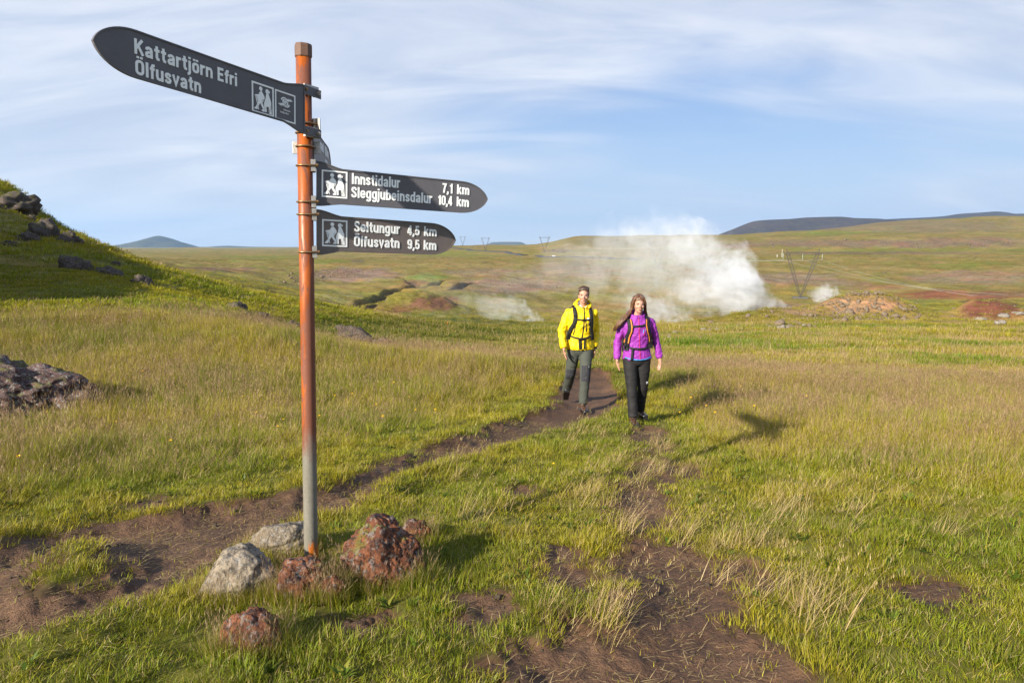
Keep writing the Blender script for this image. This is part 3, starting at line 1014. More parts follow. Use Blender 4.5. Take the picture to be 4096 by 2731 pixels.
def make_board(h_on, yaw, droop, off, mat, L, H, fl_t, fl_b, x_fl, label, flip=None):
    """a fingerboard part: local x along the board, -y the written face, z up"""
    P = AX * h_on
    d = Vector((math.cos(yaw) * math.cos(droop), math.sin(yaw) * math.cos(droop), -math.sin(droop)))
    hdir = Vector((math.cos(yaw), math.sin(yaw), 0))
    n = hdir.cross(Vector((0, 0, 1)))
    up = n.cross(d)
    if up.z < 0:
        up = -up
    flip = n.y > 0 if flip is None else flip     # which face carries the writing
    bm = bmesh.new()
    outl = board_outline(L, H, fl_t, fl_b, x_fl)
    extrude_poly(bm, outl, -0.002, 0.002)
    inn = offset_poly(outl, 0.006)
    # raised rim
    nn = len(outl)
    for ya, yb in ((-0.0020, -0.0052), (0.0020, 0.0052)):
        A = [bm.verts.new((p[0], ya, p[1])) for p in outl]
        B = [bm.verts.new((p[0], yb, p[1])) for p in outl]
        C = [bm.verts.new((p[0], yb, p[1])) for p in inn]
        D = [bm.verts.new((p[0], ya, p[1])) for p in inn]
        for k in range(nn):
            k2 = (k + 1) % nn
            for q0, q1 in ((A, B), (B, C), (C, D)):
                bm.faces.new((q0[k], q0[k2], q1[k2], q1[k]))
    bo = bm_obj('sign_board', bm, mat, signpost, smooth=False)
    tag(bo, label)
    front_n = -n if flip else n                 # direction the text faces
    yax = -front_n
    # local axes: x=d, y=yax (so -y faces the reader), z=up ; keep right-handed by mirroring x when needed
    X = d if d.cross(yax).dot(up) > 0 else -d
    M = Matrix(((X.x, yax.x, up.x, 0), (X.y, yax.y, up.y, 0), (X.z, yax.z, up.z, 0), (0, 0, 0, 1)))
    bo.matrix_local = Matrix.Translation(P + front_n * off) @ M
    if X.dot(d) < 0:                            # board was drawn along +x: mirror the drawing
        for v_ in bo.data.vertices:
            v_.co.x *= -1
        bo.data.flip_normals()
    return bo


# ---- the board pointing left and towards the viewer
A = make_board(2.3524, R(243.5), R(-3.0), 0.052, M_boardA, 1.081, 0.1725, 0.112, -0.118, 0.055, 'dark grey board reading Kattartjörn Efri and Ölfusvatn, pointing towards the viewer')
letters(A, 'Kattartjörn Efri', -0.928, 0.0005, 0.0545, 0.470)
letters(A, 'Ölfusvatn', -0.926, -0.0725, 0.0545, 0.285)
bm = bmesh.new()
frame_rect(bm, -0.379, -0.084, 0.1265, 0.1315, 0.0075, -0.0021)
hikers(bm, -0.379, -0.084, 0.1265, 0.1315, False, -0.0021)
bm_obj('pictogram', bm, M_white, A, False)
bm = bmesh.new()
frame_rect(bm, -0.244, -0.086, 0.1265, 0.1315, 0.0065, -0.0021)
# whirl emblem: two ring arcs around an eye, with jagged bolts leaving it
cx, cz = -0.181, 0.0005


def arc_band(r0, r1, a0, a1, kx=1.35, tilt=0.35, th=0.0014):
    o, i_ = [], []
    for a in np.linspace(a0, a1, 22):
        x_, z_ = math.cos(a) * kx, math.sin(a)
        xr, zr = x_ * math.cos(tilt) - z_ * math.sin(tilt), x_ * math.sin(tilt) + z_ * math.cos(tilt)
        o.append((cx + r1 * xr, cz + r1 * zr)); i_.append((cx + r0 * xr, cz + r0 * zr))
    extrude_poly(bm, o + i_[::-1], -0.0021 - th, -0.0021)


arc_band(0.0035, 0.0070, 0, 5.6, 1.3, -0.4)
arc_band(0.0100, 0.0135, -2.6, 1.2, 1.4, -0.4)
arc_band(0.0100, 0.0135, 0.6, 4.3, 1.4, -0.4)
arc_band(0.0160, 0.0200, -2.2, 0.2, 1.4, -0.4)
arc_band(0.0160, 0.0200, 0.95, 3.3, 1.4, -0.4)
for sg in (1, -1):
    extrude_poly(bm, [(cx + sg * p_[0], cz + sg * p_[1]) for p_ in ((0.006, 0.006), (0.014, 0.019), (0.015, 0.012), (0.022, 0.022), (0.023, 0.014), (0.030, 0.021), (0.031, 0.016), (0.047, 0.014), (0.028, 0.009), (0.027, 0.012), (0.020, 0.006), (0.019, 0.010))], -0.0037, -0.0021)
put_text(bm, 'Orkuveita', -0.192, -0.038, 0.0080, 0.043, -0.0021, 0.001, 0.05)
put_text(bm, 'Reykjavikur', -0.212, -0.052, 0.0080, 0.052, -0.0021, 0.001, 0.05)
bm_obj('emblem', bm, M_white, A, False)

# ---- the two boards pointing right
Bd = make_board(2.0093, R(27.5), R(2.5), 0.0, M_boardA, 1.005, 0.173, 0.118, -0.104, 0.054, 'dark grey board reading Innstidalur 7,1 km and Sleggjubeinsdalur 10,4 km')
letters(Bd, 'Innstidalur', 0.230, 0.0190, 0.0550, 0.258)
letters(Bd, '7,1', 0.727, 0.014, 0.0520, 0.064)
letters(Bd, 'km', 0.816, 0.014, 0.0520, 0.074)
letters(Bd, 'Sleggjubeinsdalur', 0.229, -0.0490, 0.0550, 0.442)
letters(Bd, '10,4', 0.704, -0.052, 0.0520, 0.086)
letters(Bd, 'km', 0.816, -0.052, 0.0520, 0.074)
bm = bmesh.new()
frame_rect(bm, 0.079, -0.0575, 0.1295, 0.1345, 0.0075, -0.0021)
hikers(bm, 0.079, -0.0575, 0.1295, 0.1345, False, -0.0021)
bm_obj('pictogram', bm, M_white, Bd, False)

Cd = make_board(1.7717, R(35.0), R(2.3), 0.0, M_boardC, 0.868, 0.1765, 0.118, -0.112, 0.054, 'brownish grey board reading Seltungur 4,5 km and Ölfusvatn 9,5 km')
letters(Cd, 'Seltungur', 0.252, 0.0160, 0.0550, 0.262)
letters(Cd, '4,5', 0.560, 0.014, 0.0530, 0.075)
letters(Cd, 'km', 0.662, 0.014, 0.0530, 0.080)
letters(Cd, 'Ölfusvatn', 0.252, -0.0600, 0.0550, 0.262)
letters(Cd, '9,5', 0.562, -0.062, 0.0530, 0.075)
letters(Cd, 'km', 0.662, -0.062, 0.0530, 0.080)
bm = bmesh.new()
frame_rect(bm, 0.081, -0.066, 0.134, 0.1365, 0.0075, -0.0021)
hikers(bm, 0.081, -0.066, 0.134, 0.1365, False, -0.0021)
bm_obj('pictogram', bm, M_white, Cd, False)

# ---- the board pointing away from the viewer
Dd = make_board(2.205, R(99.5), R(-0.5), 0.035, M_boardC, 0.95, 0.173, 0.112, -0.112, 0.02, 'brownish grey board pointing away from the viewer behind the pole', False)
letters(Dd, 'rand', 0.36, 0.016, 0.054, 0.16)
letters(Dd, '0,8 km', 0.60, 0.016, 0.054, 0.20)
letters(Dd, '3,6 km', 0.60, -0.060, 0.054, 0.20)


# ---- clamps: plate, U-bolt round the pole, nuts
def clamp(h_on, yaw, w_=0.05, hh=0.06, off=0.048, span=0.062, side=1, label=None):
    d = Vector((math.cos(yaw), math.sin(yaw), 0))
    s_ = Vector((-d.y, d.x, 0))
    P = AX * h_on
    rot = Matrix((s_, d, Vector((0, 0, 1)))).transposed()
    bm = bmesh.new()
    box(bm, P + d * off, (w_ * 2, 0.007, hh), rot, 0.002)
    # cheeks that grip the pole
    for k in (-1, 1):
        box(bm, P + d * (off - 0.010) + s_ * k * 0.034, (0.006, 0.022, hh * 0.92), rot)
    pl = bm_obj('clamp_plate', bm, M_steel, signpost, False)
    bm = bmesh.new()
    pts = [P + d * (off + 0.016) + s_ * 0.042]
    for a in np.linspace(0, math.pi, 13):
        pts.append(P + s_ * 0.042 * math.cos(a) - d * 0.042 * math.sin(a))
    pts.append(P + d * (off + 0.016) - s_ * 0.042)
    tube(bm, pts, 0.0045, 8, ref=Vector((0, 0, 1)))
    ub = bm_obj('u_bolt', bm, M_rustbolt, signpost)
    for k in (-1, 1):
        bm = bmesh.new()
        c0 = P + d * (off + 0.004) + s_ * k * 0.042
        tube(bm, [c0, c0 + d * 0.008], 0.0085, 6, ref=Vector((0, 0, 1)))
        bm_obj('nut', bm, M_rustbolt, ub, False)
    return pl


for h_ in (2.0093 + 0.088, 2.0093 - 0.088):
    clamp(h_, R(27.5) - R(8), 0.026, 0.062, 0.046)
for h_ in (1.7717 + 0.088, 1.7717 - 0.098):
    clamp(h_, R(35) - R(12), 0.026, 0.062, 0.046)
for h_ in (2.3524 + 0.098, 2.3524 - 0.098):
    clamp(h_, R(243.5 + 90), 0.050, 0.050, 0.047)
clamp(2.3, R(60), 0.060, 0.055, 0.045)
clamp(2.190, R(96), 0.068, 0.060, 0.044)
# arms that carry the left board past the pole
for zc2 in (0.092, -0.098):
    bm = bmesh.new()
    box(bm, (-0.010, 0.0, zc2), (0.140, 0.0046, 0.042), None, 0.0015)
    bm_obj('arm_tab', bm, M_boardA, A, False)
    bm = bmesh.new()
    tube(bm, [(0.034, -0.013, zc2), (0.034, -0.002, zc2)], 0.009, 6, ref=Vector((0, 0, 1)))
    tube(bm, [(0.034, -0.019, zc2), (0.034, -0.0125, zc2)], 0.005, 8, ref=Vector((0, 0, 1)))
    bm_obj('bolt', bm, M_steel, A, False)


# ------------------------------------------------------------------ rocks
def rock_mat(name, c1, c2, c3, lichen, moss, lich_amt=0.5, moss_amt=0.4):
    m, t, out = new_mat(name)
    oc = t.n('ShaderNodeTexCoord').outputs['Object']
    nz = t.n('ShaderNodeSeparateXYZ', {0: t.n('ShaderNodeNewGeometry').outputs['Normal']}).outputs[2]
    a = t.noise(oc, 7, 6, 0.65, 0.4)
    b = t.noise(oc, 34, 6, 0.7)
    pits = t.n('ShaderNodeTexVoronoi', {'Vector': oc, 'Scale': 55.0}).outputs['Distance']
    c = t.mix(t.sstep(a, 0.38, 0.60), c1, c2)
    c = t.mix(t.sstep(b, 0.46, 0.60), c, c3)
    l_ = t.math('MULTIPLY', t.sstep(t.math('ADD', t.noise(oc, 24, 6, 0.75), t.math('MULTIPLY', b, 0.35)), 0.71, 0.77), lich_amt)
    c = t.mix(l_, c, lichen)
    g_ = t.math('MULTIPLY', t.sstep(t.math('ADD', t.noise(oc, 6, 4, 0.6), t.math('MULTIPLY', nz, 0.18)), 0.66, 0.74), moss_amt)
    c = t.mix(g_, c, moss)
    h = t.math('ADD', t.math('MULTIPLY', b, 0.8), t.math('MULTIPLY', pits, 0.5))
    principled(t, out, c, 0.9, h, spec=0.2, bump_s=1.0, bump_d=0.012)
    return m


M_redrock = rock_mat('red_scoria', (0.095, 0.036, 0.020), (0.185, 0.070, 0.034), (0.035, 0.022, 0.018), (0.40, 0.38, 0.36), (0.13, 0.12, 0.02), 0.28, 0.6)
M_palerock = rock_mat('pale_rhyolite', (0.185, 0.150, 0.108), (0.26, 0.215, 0.160), (0.085, 0.070, 0.052), (0.33, 0.32, 0.30), (0.06, 0.05, 0.035), 0.4, 0.6)
M_darkrock = rock_mat('dark_lava', (0.060, 0.046, 0.038), (0.095, 0.068, 0.056), (0.030, 0.025, 0.022), (0.34, 0.33, 0.31), (0.085, 0.085, 0.02), 0.35, 0.9)
M_greyrock = rock_mat('grey_boulder', (0.085, 0.050, 0.044), (0.125, 0.075, 0.064), (0.04, 0.028, 0.026), (0.34, 0.35, 0.33), (0.10, 0.10, 0.02), 0.55, 0.6)
M_whiterock = rock_mat('whitish_boulder', (0.20, 0.17, 0.14), (0.30, 0.27, 0.24), (0.07, 0.06, 0.05), (0.42, 0.41, 0.39), (0.10, 0.085, 0.03), 0.5, 0.7)

_ico = {}


def ico(sub):
    if sub not in _ico:
        b = bmesh.new()
        bmesh.ops.create_icosphere(b, subdivisions=sub, radius=1.0)
        _ico[sub] = (np.array([v.co[:] for v in b.verts]), np.array([[v.index for v in f.verts] for f in b.faces]))
        b.free()
    return _ico[sub]


def rock_mesh(name, size, seed, sub=4, rough=0.16, facets=8, lumpy=0.25, skew=(0, 0)):
    v, f = ico(sub)
    rg = np.random.default_rng(seed)
    d = v.copy()
    rad_ = 1 + lumpy * fbm(d[:, 0] * 1.1 + seed, d[:, 1] * 1.1, d[:, 2] * 1.1, 3, 0.5)
    for _ in range(facets):
        nrm = rg.normal(size=3); nrm /= np.linalg.norm(nrm)
        cc = rg.uniform(0.62, 0.92)
        dot = d @ nrm
        lim = np.where(dot > 0.05, cc / np.maximum(dot, 0.05), 9)
        rad_ = np.minimum(rad_, lim * 1.02 + 0.0 * rad_) * 0.9 + 0.1 * rad_
    nse = fbm(d[:, 0] * 2.2 + seed, d[:, 1] * 2.2, d[:, 2] * 2.2, 6, 0.56)
    rad_ = rad_ + rough * nse - rough * 0.6 * np.maximum(0, fbm(d[:, 0] * 4 - seed, d[:, 1] * 4, d[:, 2] * 4, 4, 0.5))
    p = d * rad_[:, None]
    p = p - (p.max(0) + p.min(0)) / 2
    p = p / (p.max(0) - p.min(0)) * np.array(size)
    p[:, 0] += skew[0] * p[:, 2]; p[:, 1] += skew[1] * p[:, 2]
    p[:, 2] += size[2] / 2
    return mesh_np(name, p, f)


def place_rock(u0, v0, u1, v1, mat, label, seed, sub=4, depth=0.8, sink=0.22, rough=0.16, facets=8, lumpy=0.25, group=None, name='rock', rz=None, skew=(0, 0), r0=1.5, cat='rock'):
    """a rock whose photo outline is u0..u1, v0..v1, standing on the ground"""
    uc = (u0 + u1) / 2
    p = hit(uc, v1 - 0.12 * (v1 - v0), r0=r0)
    dist = p[1] * CP - (p[2] - CZ) * SP
    wd = (u1 - u0) / F * dist
    ht = (v1 - v0) / F * dist * 0.96
    ht_full = ht * (1 + sink)
    me = rock_mesh(name, (wd, wd * depth, ht_full), seed, sub, rough, facets, lumpy, skew)
    me.materials.append(mat)
    o = link(bpy.data.objects.new(name, me))
    cx_, cy_ = p[0], p[1] + wd * depth * 0.32
    zg = float(gz(cx_, cy_)[0])
    o.location = (cx_, cy_, min(zg, p[2]) - ht_full * sink * 0.8)
    if rz is not None:
        o.rotation_euler = (0, 0, rz)
    tag(o, label, cat, group)
    return o


ROCKS = [
    place_rock(772, 2215, 1111, 2425, M_palerock, 'pale angular boulder with a dark top, in front of the signpost foot', 31, 5, 0.75, 0.35, 0.07, 14, 0.2, name='boulder', skew=(0.15, 0.2)),
    place_rock(968, 2115, 1225, 2240, M_palerock, 'pale flat boulder lying behind and left of the signpost foot', 45, 5, 0.7, 0.3, 0.09, 9, 0.2, name='boulder', skew=(0.5, 0.1)),
    place_rock(1083, 2247, 1281, 2420, M_redrock, 'small brown-red lava rock leaning against the foot of the signpost', 52, 5, 0.8, 0.35, 0.11, 15, 0.2, skew=(0.12, 0)),
    place_rock(1265, 2308, 1372, 2415, M_redrock, 'smallest brown rock, wedged between the signpost foot and the big red boulder', 63, 4, 0.8, 0.2, 0.18, 7, 0.25),
    place_rock(1350, 2095, 1690, 2372, M_redrock, 'big rust-red lichen-spotted lava boulder beside the signpost foot', 71, 6, 0.8, 0.32, 0.12, 16, 0.2, name='boulder', skew=(-0.12, 0.1)),
    place_rock(1590, 2080, 1724, 2190, M_redrock, 'dark red rock in the grass behind the big red boulder', 84, 4, 0.8, 0.3, 0.2, 7, 0.25),
    place_rock(855, 2450, 1115, 2640, M_redrock, 'lone red rock with white lichen in the turf, clear of the signpost', 96, 5, 0.8, 0.42, 0.11, 15, 0.2),
    place_rock(-420, 1440, 275, 1715, M_greyrock, 'large grey and purple lichen boulder tapering to a low tail in the tall grass', 103, 6, 0.7, 0.2, 0.16, 8, 0.35, name='boulder', skew=(-0.5, 0)),
]
HSL = ['big dark lava crag breaking the skyline of the hill', 'broad moss-capped lava rock just below the skyline crag', 'rounded dark rock touching the moss-capped lava rock on its downhill side',
       'low dark slab lying under the moss-capped lava rock', 'long dark boulder alone halfway down the hillside', 'flat dark rock next below the long hillside boulder', 'square dark rock lowest on the open hillside, above the grass knoll',
       'uppermost rock of the chain leading down to the pole', 'second rock down the chain leading to the pole', 'third and widest rock of the chain leading to the pole', 'last dark rock of the chain, right beside the pole',
       'half-buried mossy rock lying lower than the dark slab', 'small dark stone perched above the moss-capped lava rock', 'small dark stone between the flat rock and the square rock']
for i, (a_, b_, c_, d_) in enumerate([(-120, 738, 112, 836), (66, 850, 216, 955), (212, 906, 320, 980), (30, 912, 140, 968), (206, 1005, 350, 1088), (360, 1050, 476, 1108), (508, 1085, 602, 1142),
                                      (884, 1194, 984, 1240), (946, 1236, 1010, 1268), (1003, 1238, 1094, 1276), (1122, 1274, 1210, 1312), (-20, 955, 66, 985), (90, 850, 140, 880), (430, 1040, 480, 1062)]):
    mu_, mv_ = (a_ + c_) / 2, (b_ + d_) / 2
    a_, c_, b_ = mu_ + (a_ - mu_) * .84, mu_ + (c_ - mu_) * .84, mv_ + (b_ - mv_) * .8
    ROCKS.append(place_rock(a_, b_, c_, d_, M_darkrock, HSL[i], 200 + i, 4, 1.1, 0.62, 0.20, 6, 0.35, group='dark lava rocks on the hillside', r0=18))
ROCKS.append(place_rock(1350, 1303, 1490, 1378, M_darkrock, 'black lava outcrop rising from the dark meadow beyond the grass crest', 301, 4, 0.6, 0.3, 0.22, 6, 0.3, r0=16, skew=(-0.4, 0)))
ROCKS.append(place_rock(1480, 1350, 1562, 1388, M_darkrock, 'low black lava tail beside the outcrop in the dark meadow', 302, 4, 0.7, 0.3, 0.25, 6, 0.35, r0=16))
_ra, _rb, _rc, _rd = [('pale rock of the white cluster below the rocky ridge', 'white rock cluster below the ridge'), ('pale rock in the short row beyond the bright green patch', 'row of pale rocks beyond the green patch'),
                      ('pale rock scattered at the end of the green patch near the walkers', 'pale rocks near the walkers'), ('pale boulder at the foot of the red earth mound', 'pale boulders below the red mound')]
WSL = [_ra] * 4 + [('lone pale rock beside the white rock cluster below the ridge', None)] + [_rb] * 3 + [_rc] * 4 + [_rd] * 5
for i, (a_, b_, c_, d_) in enumerate([(3072, 1302, 3092, 1314), (3106, 1304, 3128, 1318), (3122, 1300, 3142, 1320), (3140, 1305, 3162, 1316), (3208, 1296, 3232, 1308), (2800, 1312, 2830, 1327), (2830, 1315, 2852, 1328),
                                      (2855, 1314, 2882, 1323), (2668, 1345, 2688, 1360), (2688, 1325, 2714, 1338), (2664, 1336, 2690, 1348), (2630, 1351, 2644, 1362), (3905, 1270, 3957, 1287), (4000, 1255, 4047, 1274), (3982, 1284, 4006, 1300), (4000, 1280, 4030, 1300), (4058, 1248, 4110, 1262)]):
    ROCKS.append(place_rock(a_, b_, c_, d_, M_whiterock, WSL[i][0], 400 + i, 3, 0.9, 0.2, 0.25, 7, 0.3, group=WSL[i][1], r0=40))


# ------------------------------------------------------------------ power line
M_lattice = flat_mat('weathered_lattice_steel', (0.085, 0.072, 0.062), 0.6, 0.15, 3)
M_insul = flat_mat('pale_insulator', (0.42, 0.50, 0.45), 0.4, 0.1, 3)
M_wire = flat_mat('aluminium_wire', (0.42, 0.42, 0.41), 0.4, 0.05, 1, metal=0.2)
M_conc = flat_mat('dark_gravel_pad', (0.10, 0.10, 0.105), 0.9, 0.2, 1)


def pylon(u, v_base, height_px, dist, rz, label):
    p = at_y(u, v_base, dist)
    zg = float(gz(p[0], p[1])[0])
    Hh = height_px / F * dist
    root = empty('pylon', (p[0], p[1], zg), rz)
    tag(root, label, 'pylon', 'pylons of the power line')
    hw = Hh * 0.29                               # half spread of the V at the beam
    th = Hh * 0.0035
    zb = Hh * 0.90
    for sgn in (-1, 1):
        bm = bmesh.new()
        s0, s1 = Hh * 0.012, Hh * 0.030
        foot, head = Vector((0, 0, 0.2)), Vector((sgn * hw, 0, zb))
        n_ = 12
        cr = []
        for k in range(n_ + 1):
            f_ = k / n_
            c_ = foot.lerp(head, f_)
            s_ = s0 + (s1 - s0) * math.sin(math.pi * min(1, f_ * 1.1) * 0.5)
            cr.append([c_ + Vector((a * s_, b * s_, 0)) for a, b in ((-1, -1), (1, -1), (1, 1), (-1, 1))])
        for q in range(4):
            tube(bm, [c_[q] for c_ in cr], th, 4)
        for k in range(n_):
            for q in range(4):
                tube(bm, [cr[k][q], cr[k + 1][(q + 1) % 4]], th * 0.6, 3)
        # peak above the beam
        tube(bm, [head, head + Vector((sgn * Hh * 0.035, 0, Hh * 0.10))], [th * 2.5, th * 0.8], 4)
        tube(bm, [head + Vector((-sgn * Hh * 0.05, 0, 0)), head + Vector((sgn * Hh * 0.035, 0, Hh * 0.10))], th, 4)
        bm_obj('leg', bm, M_lattice, root, False)
    bm = bmesh.new()
    L_ = hw * 1.30
    for zz in (zb - Hh * 0.022, zb + Hh * 0.022):
        for yy in (-0.015, 0.015):
            tube(bm, [(-L_, yy * Hh, zb), (-hw, yy * Hh, zz), (hw, yy * Hh, zz), (L_, yy * Hh, zb)], th, 4, ref=Vector((0, 0, 1)))
    n_ = 16
    for k in range(n_):
        xa, xb = -hw + 2 * hw * k / n_, -hw + 2 * hw * (k + 1) / n_
        sg = 1 if k % 2 else -1
        for yy in (-0.015, 0.015):
            tube(bm, [(xa, yy * Hh, zb - sg * Hh * .022), (xb, yy * Hh, zb + sg * Hh * .022)], th * 0.6, 3, ref=Vector((0, 1, 0)))
    bm_obj('cross_beam', bm, M_lattice, root, False)
    att = []
    for xx in (-L_, 0, L_):
        bm = bmesh.new()
        tube(bm, [(xx, 0, zb), (xx, 0, zb - Hh * 0.13)], Hh * 0.0035, 5)
        bm_obj('insulator', bm, M_insul, root)
        att.append(Vector((xx, 0, zb - Hh * 0.13)))
    bm = bmesh.new()
    box(bm, (0, 0, -0.1), (Hh * 0.28, Hh * 0.2, 0.9), None, 0.1)
    bm_obj('foundation', bm, M_conc, root, False)
    M_ = Matrix.Translation(root.location) @ Matrix.Rotation(rz, 4, 'Z')
    return [M_ @ a for a in att]


pyl = [
    pylon(1851, 983, 38, 1750, R(-25), 'tiny lattice pylon on the skyline, farthest along the power line'),
    pylon(1942, 1000, 55, 1220, R(-25), 'small lattice pylon standing in front of the blue mesa'),
    pylon(2178, 1012, 64, 1040, R(-20), 'lattice pylon on the plateau behind the drifting steam'),
    pylon(2630, 1060, 110, 640, R(-14), 'lattice pylon almost hidden inside the steam cloud'),
    pylon(3200, 1205, 195, 350, R(-10), 'tall V-shaped lattice pylon standing behind the thick steam column'),
]
endp = [at_y(4700, v_, 210) for v_ in (1185, 1215, 1235)]


def wire(a, b, sag, rad_, label):
    bm = bmesh.new()
    pts = []
    for k in range(25):
        f_ = k / 24
        q = Vector(a).lerp(Vector(b), f_)
        q.z -= sag * 4 * f_ * (1 - f_)
        pts.append(q)
    tube(bm, pts, rad_, 4, ref=Vector((0, 0, 1)))
    o = bm_obj('power_cable', bm, M_wire)
    tag(o, label, 'cable', 'overhead cables: ' + label)


SPAN = ['power cable of the farthest span on the skyline', 'power cable between the pylon by the mesa and the plateau pylon', 'power cable running from the plateau pylon into the steam', 'power cable from the steam-hidden pylon to the tall V-shaped pylon']
for pa, pb2, lb in zip(pyl[:-1], pyl[1:], SPAN):
    for a, b in zip(pa, pb2):
        wire(a, b, (a - b).length * 0.016, 0.045, lb)
for a, b in zip(pyl[-1], endp):
    wire(a, b, 6.0, 0.03, 'thin power cable leaving the tall V-shaped pylon away from the steam')


# ------------------------------------------------------------------ road with a car, marker mast, trail marker
M_asph = flat_mat('asphalt', (0.055, 0.055, 0.058), 0.85, 0.15, 0.3)
road_px = [(1560, 987), (1700, 991), (1830, 994), (1890, 1003), (1960, 1005), (2040, 1012), (2100, 1022)]
def strip_road(px, wd):
    pts = [hit(u, v, r0=500) for u, v in px]
    xs = np.interp(np.linspace(0, 1, 160), np.linspace(0, 1, len(pts)), [p_[0] for p_ in pts])
    ys = np.interp(np.linspace(0, 1, 160), np.linspace(0, 1, len(pts)), [p_[1] for p_ in pts])
    for _ in range(6):
        xs[1:-1] = (xs[:-2] + 2 * xs[1:-1] + xs[2:]) / 4
        ys[1:-1] = (ys[:-2] + 2 * ys[1:-1] + ys[2:]) / 4
    tx, ty = np.gradient(xs), np.gradient(ys)
    ln = np.hypot(tx, ty); nx, ny = -ty / ln, tx / ln
    rows = []
    for s_, dz in ((-1.4, -1.5), (-1, 0.9), (1, 0.9), (1.4, -1.5)):
        X, Y = xs + nx * s_ * wd / 2, ys + ny * s_ * wd / 2
        rows.append(np.column_stack([X, Y, gz(xs, ys) + dz]))
    V = np.concatenate(rows)
    n_ = len(xs)
    fs = []
    for k in range(3):
        a = k * n_ + np.arange(n_ - 1)
        fs.append(np.column_stack([a, a + 1, a + n_ + 1, a + n_]))
    me = mesh_np('road', V, np.concatenate(fs))
    me.materials.append(M_asph)
    tag(link(bpy.data.objects.new('road', me)), 'dark asphalt road crossing the far plateau', 'road', kind='structure')
    return xs, ys


strip_road(road_px, 9)
strip_road([(2150, 1024), (2215, 1029), (2300, 1028), (2420, 1031), (2560, 1040)], 8)

M_carw = flat_mat('white_car_paint', (0.75, 0.76, 0.78), 0.25, 0.02, 1)
M_glass = flat_mat('dark_car_glass', (0.03, 0.035, 0.04), 0.1, 0.02, 1, spec=0.6)
M_tyre = flat_mat('tyre_rubber', (0.02, 0.02, 0.02), 0.8, 0.1, 5)
cp_ = hit(2215, 1029, r0=500)
car = empty('car', (cp_[0], cp_[1], float(gz(cp_[0], cp_[1])[0]) + 0.95), R(8))
tag(car, 'small white car driving on the far road across the plateau', 'car')
bm = bmesh.new()
extrude_poly(bm, [(-2.2, .35), (2.2, .35), (2.25, .75), (2.1, .95), (1.2, 1.02), (0.5, 1.5), (-1.3, 1.52), (-2.0, 1.1), (-2.2, .95)], -0.9, 0.9)
bm_obj('body', bm, M_carw, car, False)
for yy in (-0.905, 0.905):
    bm = bmesh.new()
    extrude_poly(bm, [(0.95, 1.03), (0.42, 1.42), (-1.2, 1.44), (-1.75, 1.05)], yy - 0.004, yy + 0.004)
    bm_obj('window', bm, M_glass, car, False)
for xx in (-1.35, 1.4):
    for yy in (-0.85, 0.85):
        bm = bmesh.new()
        tube(bm, [(xx, yy - 0.1, .33), (xx, yy + 0.1, .33)], 0.33, 14, ref=Vector((0, 0, 1)))
        bm_obj('wheel', bm, M_tyre, car, False)

M_mast = flat_mat('white_painted_steel', (0.75, 0.74, 0.70), 0.5, 0.05, 2)
def mast(u, v0, v1, dist, rad_, label, foot_r=0.25, cat='mast'):
    p = at_y(u, v1, dist)
    zg = float(gz(p[0], p[1])[0])
    hh = (v1 - v0) / F * dist
    bm = bmesh.new()
    tube(bm, [(0, 0, -0.5), (0, 0, 0.3), (0, 0, hh * 0.7), (0, 0, hh)], [foot_r, rad_ * 1.1, rad_, rad_ * 0.8], 8)
    box(bm, (0, 0, hh), (rad_ * 3, rad_ * 3, rad_ * 2))
    o = bm_obj('mast', bm, M_mast)
    o.location = (p[0], p[1], zg)
    tag(o, label, cat)


mast(3128, 985, 1017, 800, 0.13, 'slender white mast on the plateau beyond the tall pylon', 0.5)
mast(3109, 1009, 1018, 780, 0.22, 'short pale marker post beside the white mast', 0.5, 'marker post')
M_mark = flat_mat('orange_marker_paint', (0.55, 0.14, 0.03), 0.6, 0.1, 10)
tp = hit(1790, 1302, r0=40)
bm = bmesh.new()
hh_ = 14 / F * tp[1]
box(bm, (0, 0, hh_ * 0.5), (hh_ * 0.16, hh_ * 0.16, hh_ * 1.1), None, hh_ * 0.02)
box(bm, (0, 0, hh_ * 0.98), (hh_ * 0.20, hh_ * 0.20, hh_ * 0.2), None, hh_ * 0.02)
o = bm_obj('trail_marker', bm, M_mark, None, False)
o.location = tp
tag(o, 'small orange trail marker post beside the far track', 'marker post')


# ------------------------------------------------------------------ walkers
def cloth_mat(name, col, rough=0.65, sheen=0.0, spec=0.3, fold=0.006):
    m, t, out = new_mat(name)
    oc = t.n('ShaderNodeTexCoord').outputs['Object']
    a = t.noise(oc, 8, 2, 0.5, 1.2)
    b = t.noise(oc, 240, 2, 0.5)
    c = t.mix(a, [x * 0.90 for x in col], [min(1, x * 1.08) for x in col])
    h = t.math('ADD', t.math('MULTIPLY', a, 1.0), t.math('MULTIPLY', b, 0.05))
    principled(t, out, c, rough, h, spec=spec, bump_s=0.7, bump_d=fold)
    return m


M_skin, t, out = new_mat('skin')
oc = t.n('ShaderNodeTexCoord').outputs['Object']
n = t.noise(oc, 26, 4, 0.6)
p = principled(t, out, t.mix(n, (0.40, 0.205, 0.140), (0.50, 0.275, 0.195)), 0.5, n, spec=0.35, bump_s=0.15, bump_d=0.002)
p.inputs['Subsurface Weight'].default_value = 0.12
p.inputs['Subsurface Radius'].default_value = (0.02, 0.008, 0.005)
M_yellow = cloth_mat('yellow_shell', (0.70, 0.49, 0.004), 0.55, fold=0.03)
M_purple = cloth_mat('purple_softshell', (0.24, 0.030, 0.29), 0.6, fold=0.025)
M_greytrs = cloth_mat('grey_green_trousers', (0.055, 0.060, 0.050), 0.8)
M_blacktrs = cloth_mat('black_trousers', (0.014, 0.013, 0.014), 0.75)
M_knee = cloth_mat('dark_knee_patch', (0.026, 0.026, 0.032), 0.8)
